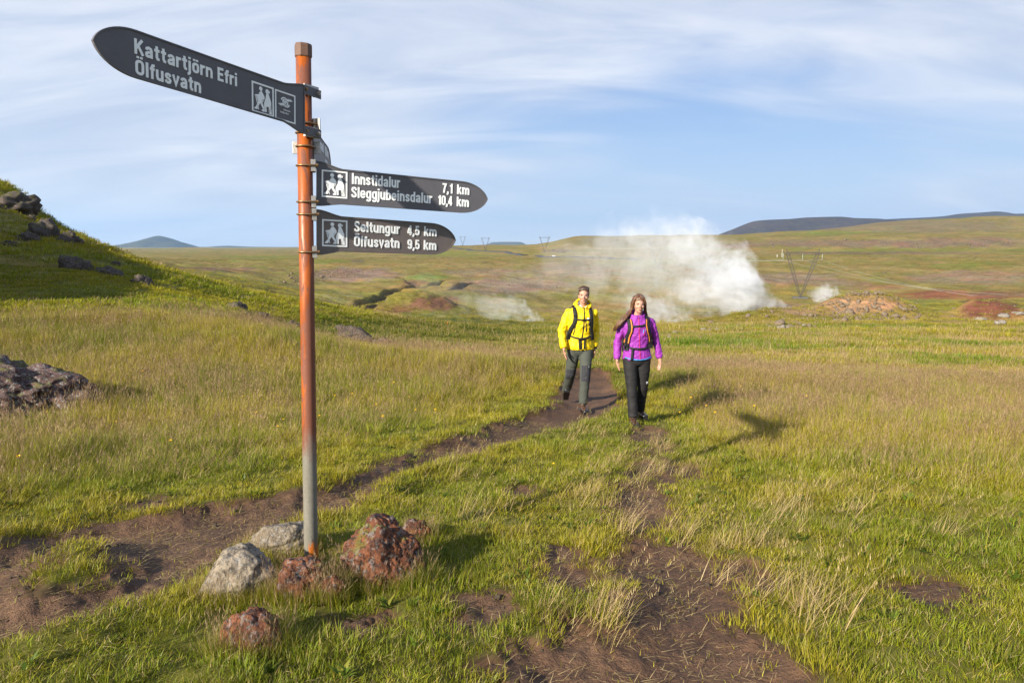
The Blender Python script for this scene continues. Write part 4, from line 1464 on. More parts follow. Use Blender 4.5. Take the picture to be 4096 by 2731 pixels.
M_strap = cloth_mat('black_webbing', (0.012, 0.012, 0.013), 0.7, fold=0.001)
M_orange = cloth_mat('orange_trim', (0.62, 0.20, 0.03), 0.6, fold=0.001)
M_pack = cloth_mat('black_pack_cloth', (0.018, 0.018, 0.020), 0.7)
M_boot, t, out = new_mat('brown_boot_leather')
oc = t.n('ShaderNodeTexCoord').outputs['Object']
n = t.noise(oc, 45, 5, 0.65)
principled(t, out, t.mix(t.sstep(n, 0.4, 0.65), (0.030, 0.014, 0.008), (0.11, 0.060, 0.034)), 0.35, n, spec=0.5, bump_s=0.6, bump_d=0.004)
M_rubber = flat_mat('boot_rubber', (0.012, 0.012, 0.013), 0.3, 0.1, 20, spec=0.6)
M_pink = cloth_mat('pink_zip', (0.42, 0.03, 0.12), 0.5, fold=0.0005)
M_blue = cloth_mat('blue_trim', (0.03, 0.30, 0.65), 0.6, fold=0.0005)
M_liner = cloth_mat('pale_grey_lining', (0.42, 0.43, 0.45), 0.8)
M_logo = flat_mat('white_print', (0.70, 0.68, 0.72), 0.6, 0.05, 40)
M_eye = flat_mat('eye_white', (0.62, 0.60, 0.58), 0.2, 0.02, 10)
M_iris = flat_mat('iris', (0.05, 0.04, 0.03), 0.2, 0.02, 10)
M_lip = flat_mat('lips', (0.40, 0.17, 0.13), 0.5, 0.1, 60)


def hair_mat(name, c1, c2):
    m, t, out = new_mat(name)
    oc = t.n('ShaderNodeTexCoord').outputs['Object']
    st = t.n('ShaderNodeMapping', {'Vector': oc, 'Scale': (1.0, 1.0, 0.12)}).outputs[0]
    a = t.noise(st, 90, 4, 0.6, 0.6)
    principled(t, out, t.mix(t.sstep(a, 0.35, 0.65), c1, c2), 0.42, a, spec=0.5, bump_s=0.9, bump_d=0.006)
    return m


M_hairm = hair_mat('dark_brown_hair', (0.022, 0.012, 0.007), (0.085, 0.045, 0.022))
M_hairw = hair_mat('long_brown_hair', (0.050, 0.022, 0.010), (0.170, 0.080, 0.038))


def remesh_obj(name, bm, mat, parent, voxel, smooth_it=4, wrinkle=None):
    bmesh.ops.recalc_face_normals(bm, faces=bm.faces)
    me = bpy.data.meshes.new(name)
    bm.to_mesh(me)
    bm.free()
    o = bpy.data.objects.new(name, me)
    COL.objects.link(o)
    md = o.modifiers.new('remesh', 'REMESH')
    md.mode = 'VOXEL'
    md.voxel_size = voxel
    ms = o.modifiers.new('smooth', 'SMOOTH')
    ms.factor = 0.5
    ms.iterations = smooth_it
    bpy.context.view_layer.update()
    me2 = bpy.data.meshes.new_from_object(o.evaluated_get(bpy.context.evaluated_depsgraph_get()))
    o.modifiers.clear()
    o.data = me2
    bpy.data.meshes.remove(me)
    me2.name = name
    if wrinkle:
        v = co_np(me2).astype(float)
        nn = np.empty(len(me2.vertices) * 3, np.float32)
        me2.vertices.foreach_get('normal', nn)
        nn = nn.reshape(-1, 3)
        v = v + nn * wrinkle(v)[:, None]
        me2.vertices.foreach_set('co', v.astype(np.float32).ravel())
    me2.polygons.foreach_set('use_smooth', np.ones(len(me2.polygons), bool))
    me2.materials.clear()
    me2.materials.append(mat)
    me2.update()
    o.parent = parent
    return o


def bvh_of(o):
    me = o.data
    return BVHTree.FromPolygons([v.co.copy() for v in me.vertices], [tuple(p_.vertices) for p_ in me.polygons])


def surf(bvh, x, z, side=-1):
    """front (or back) surface point and normal at local x,z"""
    h_ = bvh.ray_cast(Vector((x, side * 2.0, z)), Vector((0, -side, 0)))
    return (h_[0], h_[1]) if h_[0] is not None else (None, None)


def band(name, bvh, pts, width, mat, parent, off=0.008, th=0.004, side=-1, seg=18):
    """strap lying on the clothing along a polyline given in local x,z"""
    P = [Vector((a, b)) for a, b in pts]
    ln = [0]
    for a, b in zip(P[:-1], P[1:]):
        ln.append(ln[-1] + (b - a).length)
    samples = []
    for k in range(seg + 1):
        s_ = ln[-1] * k / seg
        i = max(j for j in range(len(P) - 1) if ln[j] <= s_ + 1e-9)
        f_ = (s_ - ln[i]) / max(1e-9, ln[i + 1] - ln[i])
        samples.append(P[i].lerp(P[i + 1], min(1, f_)))
    bm = bmesh.new()
    prev = None
    last = None
    for k, q in enumerate(samples):
        t_ = (samples[min(k + 1, seg)] - samples[max(k - 1, 0)]).normalized()
        nrm = Vector((-t_.y, t_.x))
        row = []
        for e in (-1, -0.33, 0.33, 1):
            w_ = q + nrm * e * width / 2
            hp, hn = surf(bvh, w_.x, w_.y, side)
            if hp is None:
                hp = Vector((w_.x, last if last is not None else 0, w_.y)); hn = Vector((0, side, 0))
            last = hp.y
            row.append((hp, hn))
        yy = [r_[0].y for r_ in row]
        ext = min(yy) if side < 0 else max(yy)
        rw = []
        for r_ in row:
            y0 = 0.5 * r_[0].y + 0.5 * ext + side * off
            rw.append((bm.verts.new((r_[0].x, y0 + side * th, r_[0].z)), bm.verts.new((r_[0].x, y0 - side * (off + 0.004), r_[0].z))))
        if prev:
            for j in range(3):
                bm.faces.new((prev[j][0], prev[j + 1][0], rw[j + 1][0], rw[j][0]))
            bm.faces.new((prev[0][1], prev[0][0], rw[0][0], rw[0][1]))
            bm.faces.new((prev[3][0], prev[3][1], rw[3][1], rw[3][0]))
        else:
            pass
        prev = rw
    return bm_obj(name, bm, mat, parent)


def hand(bm, wrist, down, fwd, out_, scale=1.0):
    """relaxed hand hanging from the wrist; returns finger chains for later"""
    w0 = Vector(wrist)
    d, f_, o_ = Vector(down).normalized(), Vector(fwd).normalized(), Vector(out_).normalized()
    s = scale
    tube(bm, [w0 - d * 0.02 * s, w0 + d * 0.02 * s, w0 + d * 0.055 * s, w0 + d * 0.092 * s], [(0.024 * s, 0.029 * s), (0.020 * s, 0.034 * s), (0.016 * s, 0.041 * s), (0.014 * s, 0.040 * s)], 14, ref=f_)
    fing = []
    for k, (ln, off) in enumerate(((0.078, 0.031), (0.088, 0.0105), (0.082, -0.0105), (0.064, -0.031))):
        b0 = w0 + d * 0.085 * s + f_ * off * s
        curl = 0.25 + 0.09 * k
        p1 = b0 + d * ln * 0.45 * s - o_ * 0.010 * s
        dd = (d * math.cos(curl) - o_ * math.sin(curl)).normalized()
        p2 = p1 + dd * ln * 0.32 * s
        dd2 = (d * math.cos(curl * 2.3) - o_ * math.sin(curl * 2.3)).normalized()
        p3 = p2 + dd2 * ln * 0.25 * s
        fing.append(([b0 - d * 0.012 * s, b0, p1, p2, p3], [0.0095 * s, 0.0098 * s, 0.0092 * s, 0.0085 * s, 0.006 * s]))
    t0 = w0 + d * 0.030 * s + f_ * 0.030 * s
    t1 = t0 + (d * 0.7 + f_ * 0.75 - o_ * 0.15).normalized() * 0.040 * s
    t2 = t1 + (d * 0.95 + f_ * 0.25 - o_ * 0.25).normalized() * 0.034 * s
    fing.append(([t0 - f_ * 0.014 * s, t0, t1, t2], [0.013 * s, 0.0125 * s, 0.0105 * s, 0.007 * s]))
    return fing


def make_person(cfg):
    S = cfg
    root = empty('person', S['loc'], S['rz'])
    tag(root, S['label'], 'person')
    J = S['J']
    V3 = Vector
    hs = S['head_s']
    hc = V3(J['chin'])                              # chin point
    hr = Matrix.Rotation(S['head_yaw'], 3, 'Z') @ Matrix.Rotation(S.get('head_tilt', 0), 3, 'Y')
    HP = lambda x, y, z: hc + hr @ (V3((x, y, z)) * hs)
    ew = S['slim']
    # ---- body: one continuous skin surface under the clothes
    bm = bmesh.new()
    ball(bm, HP(0, .018, .150), (.074 * hs, .094 * hs, .088 * hs), 3, hr)
    ball(bm, HP(0, -.008, .100), (.063 * hs * S['face_w'], .084 * hs, .094 * hs), 3, hr)
    ball(bm, HP(0, -.030, .040), (.046 * hs * S['face_w'], .056 * hs, .040 * hs), 3, hr)
    ball(bm, HP(0, -.066, .016), (.020 * hs, .016 * hs, .015 * hs), 2, hr)
    tube(bm, [HP(0, -.082, .125), HP(0, -.097, .100), HP(0, -.108, .080)], [.008 * hs, .011 * hs, .014 * hs], 8)
    for sg in (-1, 1):
        ball(bm, HP(sg * .012, -.092, .078), .010 * hs, 2)
        ball(bm, HP(sg * .030, -.079, .131), (.024 * hs, .012 * hs, .008 * hs), 2, hr)
        ball(bm, HP(sg * .036, -.064, .085), (.022 * hs, .022 * hs, .022 * hs), 2, hr)
        ball(bm, HP(sg * .070, .012, .102), (.010 * hs, .020 * hs, .030 * hs), 2, hr)
    ball(bm, HP(0, -.086, .052), (.022 * hs, .012 * hs, .010 * hs), 2, hr)
    nk = V3(J['neck'])
    tube(bm, [HP(0, .012, .075), HP(0, .018, .02), nk + V3((0, 0.01, 0)), nk - V3((0, 0, .06))], [.052 * ew, .052 * ew, .058 * ew, .085 * ew], 14)
    pel = V3(J['pelvis'])
    tube(bm, [pel - V3((0, 0, .06)), pel + V3((0, 0, .08)), pel.lerp(nk, .5), nk - V3((0, 0, .14)), nk - V3((0, 0, .03))],
         [(.14 * ew, .09), (.145 * ew, .095), (.13 * ew, .09), (.15 * ew, .09), (.08 * ew, .06)], 16)
    fing = []
    for sd in ('L', 'R'):
        sh, el, wr = V3(J['sh' + sd]), V3(J['el' + sd]), V3(J['wr' + sd])
        tube(bm, [sh, sh.lerp(el, .5), el, el.lerp(wr, .35), wr], [.046 * ew, .044 * ew, .037 * ew, .038 * ew, .025 * ew], 12)
        sgn = -1 if sd == 'L' else 1
        fing += hand(bm, wr, S['hand_dir' + sd], (0.1 * sgn, -1, 0), (sgn, 0.1, 0), S['hand_s'])
        hp, kn, an = V3(J['hip' + sd]), V3(J['kn' + sd]), V3(J['an' + sd])
        tube(bm, [hp + V3((0, 0, .05)), hp, hp.lerp(kn, .5), kn, kn.lerp(an, .35), an], [.07 * ew, .078 * ew, .066 * ew, .050 * ew, .050 * ew, .034 * ew], 14)
        fr_ = Matrix.Rotation(S['foot' + sd][1], 3, 'Z') @ Matrix.Rotation(S['foot' + sd][0], 3, 'X')
        tube(bm, [an, an + fr_ @ V3((0, -.005, -.045)), an + fr_ @ V3((0, -.12, -.062))], [.032, .032, .022], 10)
    body = remesh_obj('body', bm, M_skin, root, 0.0062, 3)
    bmf = bmesh.new()
    bmf.from_mesh(body.data)
    for pts, rd in fing:
        tube(bmf, pts, rd, 8)
    bmesh.ops.recalc_face_normals(bmf, faces=bmf.faces)
    bmf.to_mesh(body.data)
    bmf.free()
    body.data.polygons.foreach_set('use_smooth', np.ones(len(body.data.polygons), bool))
    # ---- face details
    for sg in (-1, 1):
        bm = bmesh.new()
        ball(bm, HP(sg * .0305, -.0815, .1145), (.0115 * hs, .009 * hs, .0048 * hs), 2, hr)
        eye = bm_obj('eye', bm, M_eye, root)
        bm = bmesh.new()
        ball(bm, HP(sg * .0305 - 0.001, -.0885, .1145), (.0062 * hs, .0035 * hs, .0060 * hs), 2, hr)
        bm_obj('iris', bm, M_iris, eye)
        bm = bmesh.new()
        tube(bm, [HP(sg * .014, -.0915, .1265), HP(sg * .030, -.0925, .1320), HP(sg * .047, -.080, .1290)], [(.003 * hs), .0042 * hs, .002 * hs], 6)
        bm_obj('eyebrow', bm, S['hair_mat'], root)
    bm = bmesh.new()
    tube(bm, [HP(-.023, -.0905, .052), HP(-.010, -.0975, .0545), HP(0, -.0985, .0535), HP(.010, -.0975, .0545), HP(.023, -.0905, .052)], [.002 * hs, .0048 * hs, .0055 * hs, .0048 * hs, .002 * hs], 8, ref=V3((0, 0, 1)))
    bm_obj('lips', bm, M_lip, root)
    # ---- jacket
    bm = bmesh.new()
    for (z, cx_, cy_, rx, ry) in ():
        pass
    tr = S['torso']
    tube(bm, [(c_[1], c_[2], c_[0]) for c_ in tr], [(c_[3], c_[4]) for c_ in tr], 28, ref=V3((0, 1, 0)))
    for sd in ('L', 'R'):
        sh, el, wr = V3(J['sh' + sd]), V3(J['el' + sd]), V3(J['wr' + sd])
        a = S['arm_r']
        inner = V3((sh.x * 0.35, sh.y, sh.z + 0.030))
        tube(bm, [inner, sh, sh.lerp(el, .25), sh.lerp(el, .6), el, el.lerp(wr, .45), el.lerp(wr, .85), wr - (wr - el).normalized() * 0.012],
             [a[0], a[1], a[2], a[3], a[4], a[5], a[6], a[7]], 18)
        ball(bm, sh, a[1] * 0.98, 3)
    # collar and hood bulk
    ck = V3(J['neck'])
    ring = 20
    cr = S['collar']
    for k in range(ring):
        an_ = 2 * math.pi * k / ring
        fx, fy = math.cos(an_), math.sin(an_)
        hgt = cr['front'] + (cr['back'] - cr['front']) * (0.5 + 0.5 * fy)
        p0 = ck + V3((fx * cr['r0'] * 1.15, fy * cr['r0'] + 0.012, -0.06))
        p1 = ck + V3((fx * cr['r1'], fy * cr['r1'] * 0.95 + 0.012 - (0.018 if fy < 0 else 0), hgt))
        tube(bm, [p0, p0.lerp(p1, .5), p1], [.022, .019, .012], 8)
    tube(bm, [ck + V3((-.11, .05, .02)), ck + V3((-.06, .10, .03)), ck + V3((.06, .10, .03)), ck + V3((.11, .05, .02))], [.028, .045, .045, .028], 12, ref=V3((0, 0, 1)))

    def wr_j(v):
        # folds run across the sleeves and sag over the chest
        f1 = fbm(v[:, 0] * 5 + 3 + v[:, 2] * 4, v[:, 1] * 6, v[:, 2] * 7 - v[:, 0] * 7, 3, 0.5)
        arm = smooth(.17, .25, np.abs(v[:, 0] - S['cx']))
        rd_ = 1 - np.abs(f1)
        return 0.005 * f1 + arm * 0.010 * (rd_ ** 5 - 0.25) + 0.011 * (1 - arm) * (rd_ ** 5 - 0.25)
    jacket = remesh_obj('jacket', bm, S['jacket_mat'], root, 0.010, 3, wr_j)
    tag(jacket, S['jacket_label'])
    # ---- trousers
    bm = bmesh.new()
    hb = S['hip_ring']
    tube(bm, [(c_[1], c_[2], c_[0]) for c_ in hb], [(c_[3], c_[4]) for c_ in hb], 24, ref=V3((0, 1, 0)))
    lr_ = S['leg_r']
    for sd in ('L', 'R'):
        hp, kn, an = V3(J['hip' + sd]), V3(J['kn' + sd]), V3(J['an' + sd])
        tube(bm, [hp + V3((0, 0, .04)), hp, hp.lerp(kn, .35), hp.lerp(kn, .75), kn, kn.lerp(an, .35), kn.lerp(an, .75), an + V3((0, 0.0, .005))], lr_, 20)

    def wr_t(v):
        f1 = fbm(v[:, 0] * 7 + 11, v[:, 1] * 7, v[:, 2] * 15, 3, 0.55)
        kz = np.exp(-((v[:, 2] - J['knL'][2]) / .10) ** 2) + np.exp(-((v[:, 2] - 0.15) / .12) ** 2)
        return (0.004 + 0.003 * kz) * f1
    trs = remesh_obj('trousers', bm, S['trs_mat'], root, 0.010, 3, wr_t)
    # ---- boots
    for sd in ('L', 'R'):
        an = V3(J['an' + sd])
        fz = S['foot' + sd]                         # pitch of the foot, toe offset
        bm = bmesh.new()
        rt = Matrix.Rotation(fz[1], 3, 'Z') @ Matrix.Rotation(fz[0], 3, 'X')
        Q = lambda x, y, z: an + rt @ V3((x, y, z))
        tube(bm, [Q(0, .012, .10), Q(0, .012, .04), Q(0, .015, -.02), Q(0, .012, -.055)], [(.052, .056), (.050, .055), (.047, .058), (.042, .055)], 14)
        tube(bm, [Q(0, .055, -.045), Q(0, .0, -.038), Q(0, -.07, -.045), Q(0, -.13, -.055), Q(0, -.185, -.066), Q(0, -.205, -.072)],
             [(.036, .030), (.043, .044), (.046, .040), (.049, .034), (.040, .024), (.020, .012)], 14, ref=V3((0, 0, 1)))
        bt = remesh_obj('boot', bm, M_boot, root, 0.008, 3)
        bm = bmesh.new()
        prof_ = [(-.034, .070), (.034, .070), (.042, .03), (.042, -.03), (.050, -.12), (.046, -.17), (.026, -.215), (-.026, -.215), (-.046, -.17), (-.050, -.12), (-.042, -.03), (-.042, .03)]
        lo = [bm.verts.new(Q(x, y, -.108)) for x, y in prof_]
        hi = [bm.verts.new(Q(x * 1.05, y * 1.01, -.078)) for x, y in prof_]
        bm.faces.new(lo); bm.faces.new(hi[::-1])
        for k in range(12):
            bm.faces.new((lo[k], hi[k], hi[(k + 1) % 12], lo[(k + 1) % 12]))
        bm_obj('sole', bm, M_rubber, bt, False)
        bm = bmesh.new()
        ball(bm, Q(0, -.182, -.066), (.046, .040, .024), 3, rt)
        bm_obj('toe_cap', bm, M_rubber, bt)
    return root, HP, hr, hs, body, jacket, trs


wl = hit(2540, 1697)
WOM = dict(
    loc=(wl[0], 8.55, float(gz(wl[0] * 8.55 / wl[1], 8.55)[0])), rz=R(4), label='woman hiker in a purple jacket and black trousers with long windblown brown hair',
    J=dict(chin=(0.005, -.03, 1.425), neck=(0.0, .0, 1.385), pelvis=(0.0, 0, .90),
           shL=(-.170, .01, 1.298), shR=(.170, .01, 1.298), elL=(-.240, .035, 1.06), elR=(.258, .04, 1.06), wrL=(-.258, -.02, .84), wrR=(.292, -.01, .845),
           hipL=(-.088, .0, .84), hipR=(.088, .0, .84), knL=(-.072, -.07, .465), knR=(.092, .02, .455), anL=(-.058, -.12, .108), anR=(.096, .16, .125)),
    head_s=0.955, head_yaw=R(-6), slim=0.88, face_w=0.95, hand_s=0.92, hand_dirL=(.10, -.12, -1), hand_dirR=(.06, -.12, -1), hair_mat=M_hairw, cx=0.0,
    torso=[(.835, .0, .005, .185, .128), (.88, .0, .005, .188, .130), (.97, .0, .005, .165, .118), (1.06, .0, .0, .158, .112), (1.15, .0, -.01, .165, .120), (1.24, .0, -.012, .170, .125), (1.31, .0, .0, .155, .105), (1.355, .0, .005, .115, .088), (1.39, .0, .01, .075, .07)],
    arm_r=[.058, .058, .056, .052, .049, .046, .043, .035], collar=dict(r0=.075, r1=.082, front=.005, back=.055),
    jacket_mat=M_purple, jacket_label='purple soft jacket with a pink front zip', trs_mat=M_blacktrs,
    hip_ring=[(.76, .0, .01, .11, .09), (.80, .0, .01, .165, .115), (.86, .0, .01, .178, .122), (.95, .0, .01, .160, .112)],
    leg_r=[.085, .094, .088, .074, .068, .064, .064, .066], footL=(0.0, R(-3)), footR=(R(-12), R(6)))
WOM['loc'] = (wl[0] * 8.55 / wl[1], 8.55, float(gz(wl[0] * 8.55 / wl[1], 8.55)[0]))
wom, WHP, whr, whs, wbody, wjack, wtrs = make_person(WOM)

ml = hit(2318, 1620)
MAN = dict(
    loc=(0.0, 0.0, 0.0), rz=R(3), label='man hiker striding in a bright yellow jacket and grey-green trousers',
    J=dict(chin=(.035, -.04, 1.590), neck=(.02, .0, 1.540), pelvis=(0.0, 0, .98),
           shL=(-.180, .015, 1.440), shR=(.192, .0, 1.440), elL=(-.285, -.01, 1.17), elR=(.232, .09, 1.17), wrL=(-.262, -.13, .940), wrR=(.215, .03, .930),
           hipL=(-.095, .0, .92), hipR=(.090, .0, .92), knL=(-.135, .06, .52), knR=(.055, -.15, .53), anL=(-.150, .44, .165), anR=(.022, -.18, .108)),
    head_s=1.03, head_yaw=R(-10), slim=1.0, face_w=1.02, hand_s=1.02, hand_dirL=(.12, -.15, -1), hand_dirR=(-.02, -.1, -1), hair_mat=M_hairm, cx=0.0,
    torso=[(.905, -.005, .005, .205, .145), (.96, -.005, .005, .208, .148), (1.06, .0, .005, .190, .138), (1.16, .0, .0, .192, .138), (1.28, .005, -.008, .205, .148), (1.40, .01, -.005, .205, .138), (1.48, .012, .005, .170, .108), (1.525, .015, .01, .115, .09), (1.55, .02, .01, .08, .075)],
    arm_r=[.066, .068, .068, .066, .062, .058, .053, .043], collar=dict(r0=.088, r1=.094, front=.015, back=.085),
    jacket_mat=M_yellow, jacket_label='bright yellow hooded shell jacket', trs_mat=M_greytrs,
    hip_ring=[(.82, .0, .01, .12, .10), (.87, .0, .01, .172, .122), (.94, .0, .01, .180, .125), (1.02, .0, .01, .168, .118)],
    leg_r=[.092, .102, .098, .084, .078, .074, .068, .062], footL=(R(-38), R(-4)), footR=(R(0), R(5)))
MY = 10.05
mx = ml[0] * MY / ml[1]
MAN['loc'] = (mx, MY, float(gz(mx, MY - 0.1)[0]))
man, MHP, mhr, mhs, mbody, mjack, mtrs = make_person(MAN)

# ---- hair: swept back and short on the man
bm = bmesh.new()
ball(bm, MHP(0, .030, .170), (.080 * mhs, .092 * mhs, .078 * mhs), 3, mhr)
ball(bm, MHP(0, .058, .120), (.074 * mhs, .062 * mhs, .072 * mhs), 3, mhr)
for sg in (-1, 1):
    ball(bm, MHP(sg * .062, .012, .138), (.016 * mhs, .045 * mhs, .034 * mhs), 3, mhr)
rg_ = np.random.default_rng(5)
for k in range(46):
    a = rg_.uniform(-1, 1)
    x0 = a * .062
    z0 = .190 - .018 * a * a + rg_.uniform(-.006, .004)
    tube(bm, [MHP(x0, -.066 + .02 * a * a, z0), MHP(x0 * 1.08, -.060 + .02 * a * a, z0 + .022), MHP(x0 * 1.10, -.015, z0 + .040 + rg_.uniform(0, .010) - .10 * x0 * x0 * 40 * .05), MHP(x0 * 1.0, .05, z0 + .032), MHP(x0 * .95, .11, z0 - .02)],
         [.008, .013, .014, .012, .006], 6)
hm = remesh_obj('hair', bm, M_hairm, man, 0.0055, 1, lambda v: 0.003 * fbm(v[:, 0] * 70, v[:, 1] * 12, v[:, 2] * 20, 2))
tag(hm, 'short dark brown hair swept up and back')

# ---- hair: long, parted, blown out to one side on the woman
bm = bmesh.new()
ball(bm, WHP(0, .0205, .170), (.081 * whs, .094 * whs, .080 * whs), 3, whr)
ball(bm, WHP(0, .055, .10), (.074 * whs, .06 * whs, .09 * whs), 3, whr)
for k in range(60):
    a = k / 59
    sg = -1 if k % 5 < 3 else 1
    j = rg_.uniform(0, 1)
    y0 = -.045 + j * .11
    p0 = WHP(sg * .006, y0 * .9 - .010, .226 + .018 * min(1, 2 * j))
    p1 = WHP(sg * .060, y0 - .004, .196 + .012 * j)
    p2 = WHP(sg * (.082 + .006 * j), y0 + .018, .120)
    p3 = WHP(sg * (.082 + .012 * rg_.uniform()), .040 + .02 * j, .045)
    if sg < 0:                                       # blown outwards on her right
        p4 = WHP(-.110 - .03 * rg_.uniform(), .030 - .05 * j, .000)
        p5 = WHP(-.160 - .05 * rg_.uniform(), -.010 - .05 * j, -.045 - .03 * rg_.uniform())
        p6 = WHP(-.225 - .06 * rg_.uniform(), -.030 - .05 * j, -.105 - .05 * rg_.uniform())
        p7 = WHP(-.285 - .06 * rg_.uniform(), -.025 - .05 * j, -.175 - .07 * rg_.uniform())
    else:
        p4 = WHP(.090 + .02 * rg_.uniform(), .060 + .02 * j, -.02)
        p5 = WHP(.098 + .03 * rg_.uniform(), .075 + .02 * j, -.07)
        p6 = WHP(.112 + .03 * rg_.uniform(), .095, -.105)
        p7 = WHP(.125 + .04 * rg_.uniform(), .105, -.135 - .03 * rg_.uniform())
    r_ = rg_.uniform(.7, 1.2)
    tube(bm, [p0, p1, p2, p3, p4, p5, p6, p7], [.009 * r_, .012 * r_, .013 * r_, .013 * r_, .014 * r_, .014 * r_, .011 * r_, .003], 6)
hw_ = bm_obj('hair', bm, M_hairw, wom)
tag(hw_, 'long loose brown hair blowing out to one side')

# ---- jacket trims
mb = bvh_of(mjack)
wb = bvh_of(wjack)
wt_b = bvh_of(wtrs)
mt_b = bvh_of(mtrs)
band('zip', mb, [(.035, 1.555), (.030, 1.40), (.018, 1.20), (-.008, 1.05), (.0, .915)], .016, M_strap, mjack, .002, .002, seg=26)
band('pocket_zip', mb, [(-.095, 1.26), (-.125, 1.13)], .012, M_strap, mjack, .002, .002, seg=8)
band('chest_strip', mb, [(.052, 1.36), (.060, 1.18)], .014, M_strap, mjack, .002, .002, seg=8)
band('chest_logo', mb, [(.072, 1.376), (.104, 1.372)], .022, M_logo, mjack, .003, .001, seg=4)
band('zip', wb, [(-.010, 1.375), (-.012, 1.22), (.006, 1.02), (.014, .84)], .010, M_pink, wjack, .002, .002, seg=26)
band('pocket_zip', wb, [(.052, 1.235), (.054, 1.145)], .008, M_pink, wjack, .002, .002, seg=8)
band('zip_pull', wb, [(.050, 1.228), (.044, 1.182)], .007, M_blue, wjack, .004, .002, seg=4)
band('chest_logo', wb, [(.072, 1.228), (.108, 1.228)], .024, M_logo, wjack, .003, .001, seg=4)
band('hem_trim', wb, [(-.165, .868), (-.08, .848), (.0, .842), (.08, .848), (.165, .868)], .010, M_blue, wjack, .003, .002, seg=20)
bm = bmesh.new()
tube(bm, [V_ + Vector((0, 0, 0)) for V_ in (WHP(-.045, .01, -.045), WHP(-.052, -.035, -.062), WHP(-.030, -.050, -.082))], [.014, .013, .008], 8)
bm_obj('inner_collar', bm, M_blue, wjack)
bm = bmesh.new()
tube(bm, [MHP(-.062, .045, .03), MHP(-.072, .0, -.005), MHP(-.052, -.045, -.03), MHP(-.01, -.065, -.055)], [.012, .014, .013, .008], 8)
tube(bm, [MHP(.062, .035, .0), MHP(.055, -.02, -.035), MHP(.02, -.055, -.05)], [.010, .012, .008], 8)
bm_obj('collar_lining', bm, M_liner, mjack)
bm = bmesh.new()
tube(bm, [MHP(-.090, -.01, -.06), MHP(-.103, .02, -.02), MHP(-.100, .055, .020), MHP(-.070, .085, .045), MHP(0, .105, .035), MHP(.070, .085, .020), MHP(.098, .05, -.01), MHP(.096, .01, -.04), MHP(.07, -.03, -.06)],
     [.020, .022, .022, .022, .026, .022, .020, .021, .018], 10, ref=Vector((0, 0, 1)))
bm_obj('hood', bm, M_yellow, mjack)
# cuffs, watch, knee patches
for sd in ('L', 'R'):
    for (J_, par, mt_, rr_) in ((MAN['J'], mjack, M_yellow, .050), (WOM['J'], wjack, M_purple, .040)):
        e_, w_ = Vector(J_['el' + sd]), Vector(J_['wr' + sd])
        d_ = (w_ - e_).normalized()
        bm = bmesh.new()
        tube(bm, [w_ - d_ * .045, w_ - d_ * .030, w_ - d_ * .006, w_ + d_ * .002], [rr_ * .98, rr_ * 1.06, rr_ * 1.02, rr_ * .86], 16)
        bm_obj('cuff', bm, mt_, par)
e_, w_ = Vector(MAN['J']['elR']), Vector(MAN['J']['wrR'])
d_ = (w_ - e_).normalized()
bm = bmesh.new()
tube(bm, [w_ + d_ * .004, w_ + d_ * .022], [.036, .035], 14)
box(bm, w_ + d_ * .013 + Vector((.030, -.016, 0)), (.018, .026, .028))
bm_obj('watch', bm, M_strap, man)
kl, kr = MAN['J']['knL'], MAN['J']['knR']
band('knee_patch', mt_b, [(kl[0] - .002, kl[2] + .085), (kl[0] - .008, kl[2] - .075)], .128, M_knee, mtrs, .001, .002, seg=14)
band('knee_patch', mt_b, [(kr[0] + .010, kr[2] + .155), (kr[0] - .002, kr[2] - .075)], .132, M_knee, mtrs, .001, .002, seg=16)
band('leg_logo', mt_b, [(.098, .665), (.118, .665)], .022, M_logo, mtrs, .002, .001, seg=3)
band('leg_logo', wt_b, [(.118, .535), (.142, .535)], .028, M_logo, wtrs, .002, .001, seg=3)


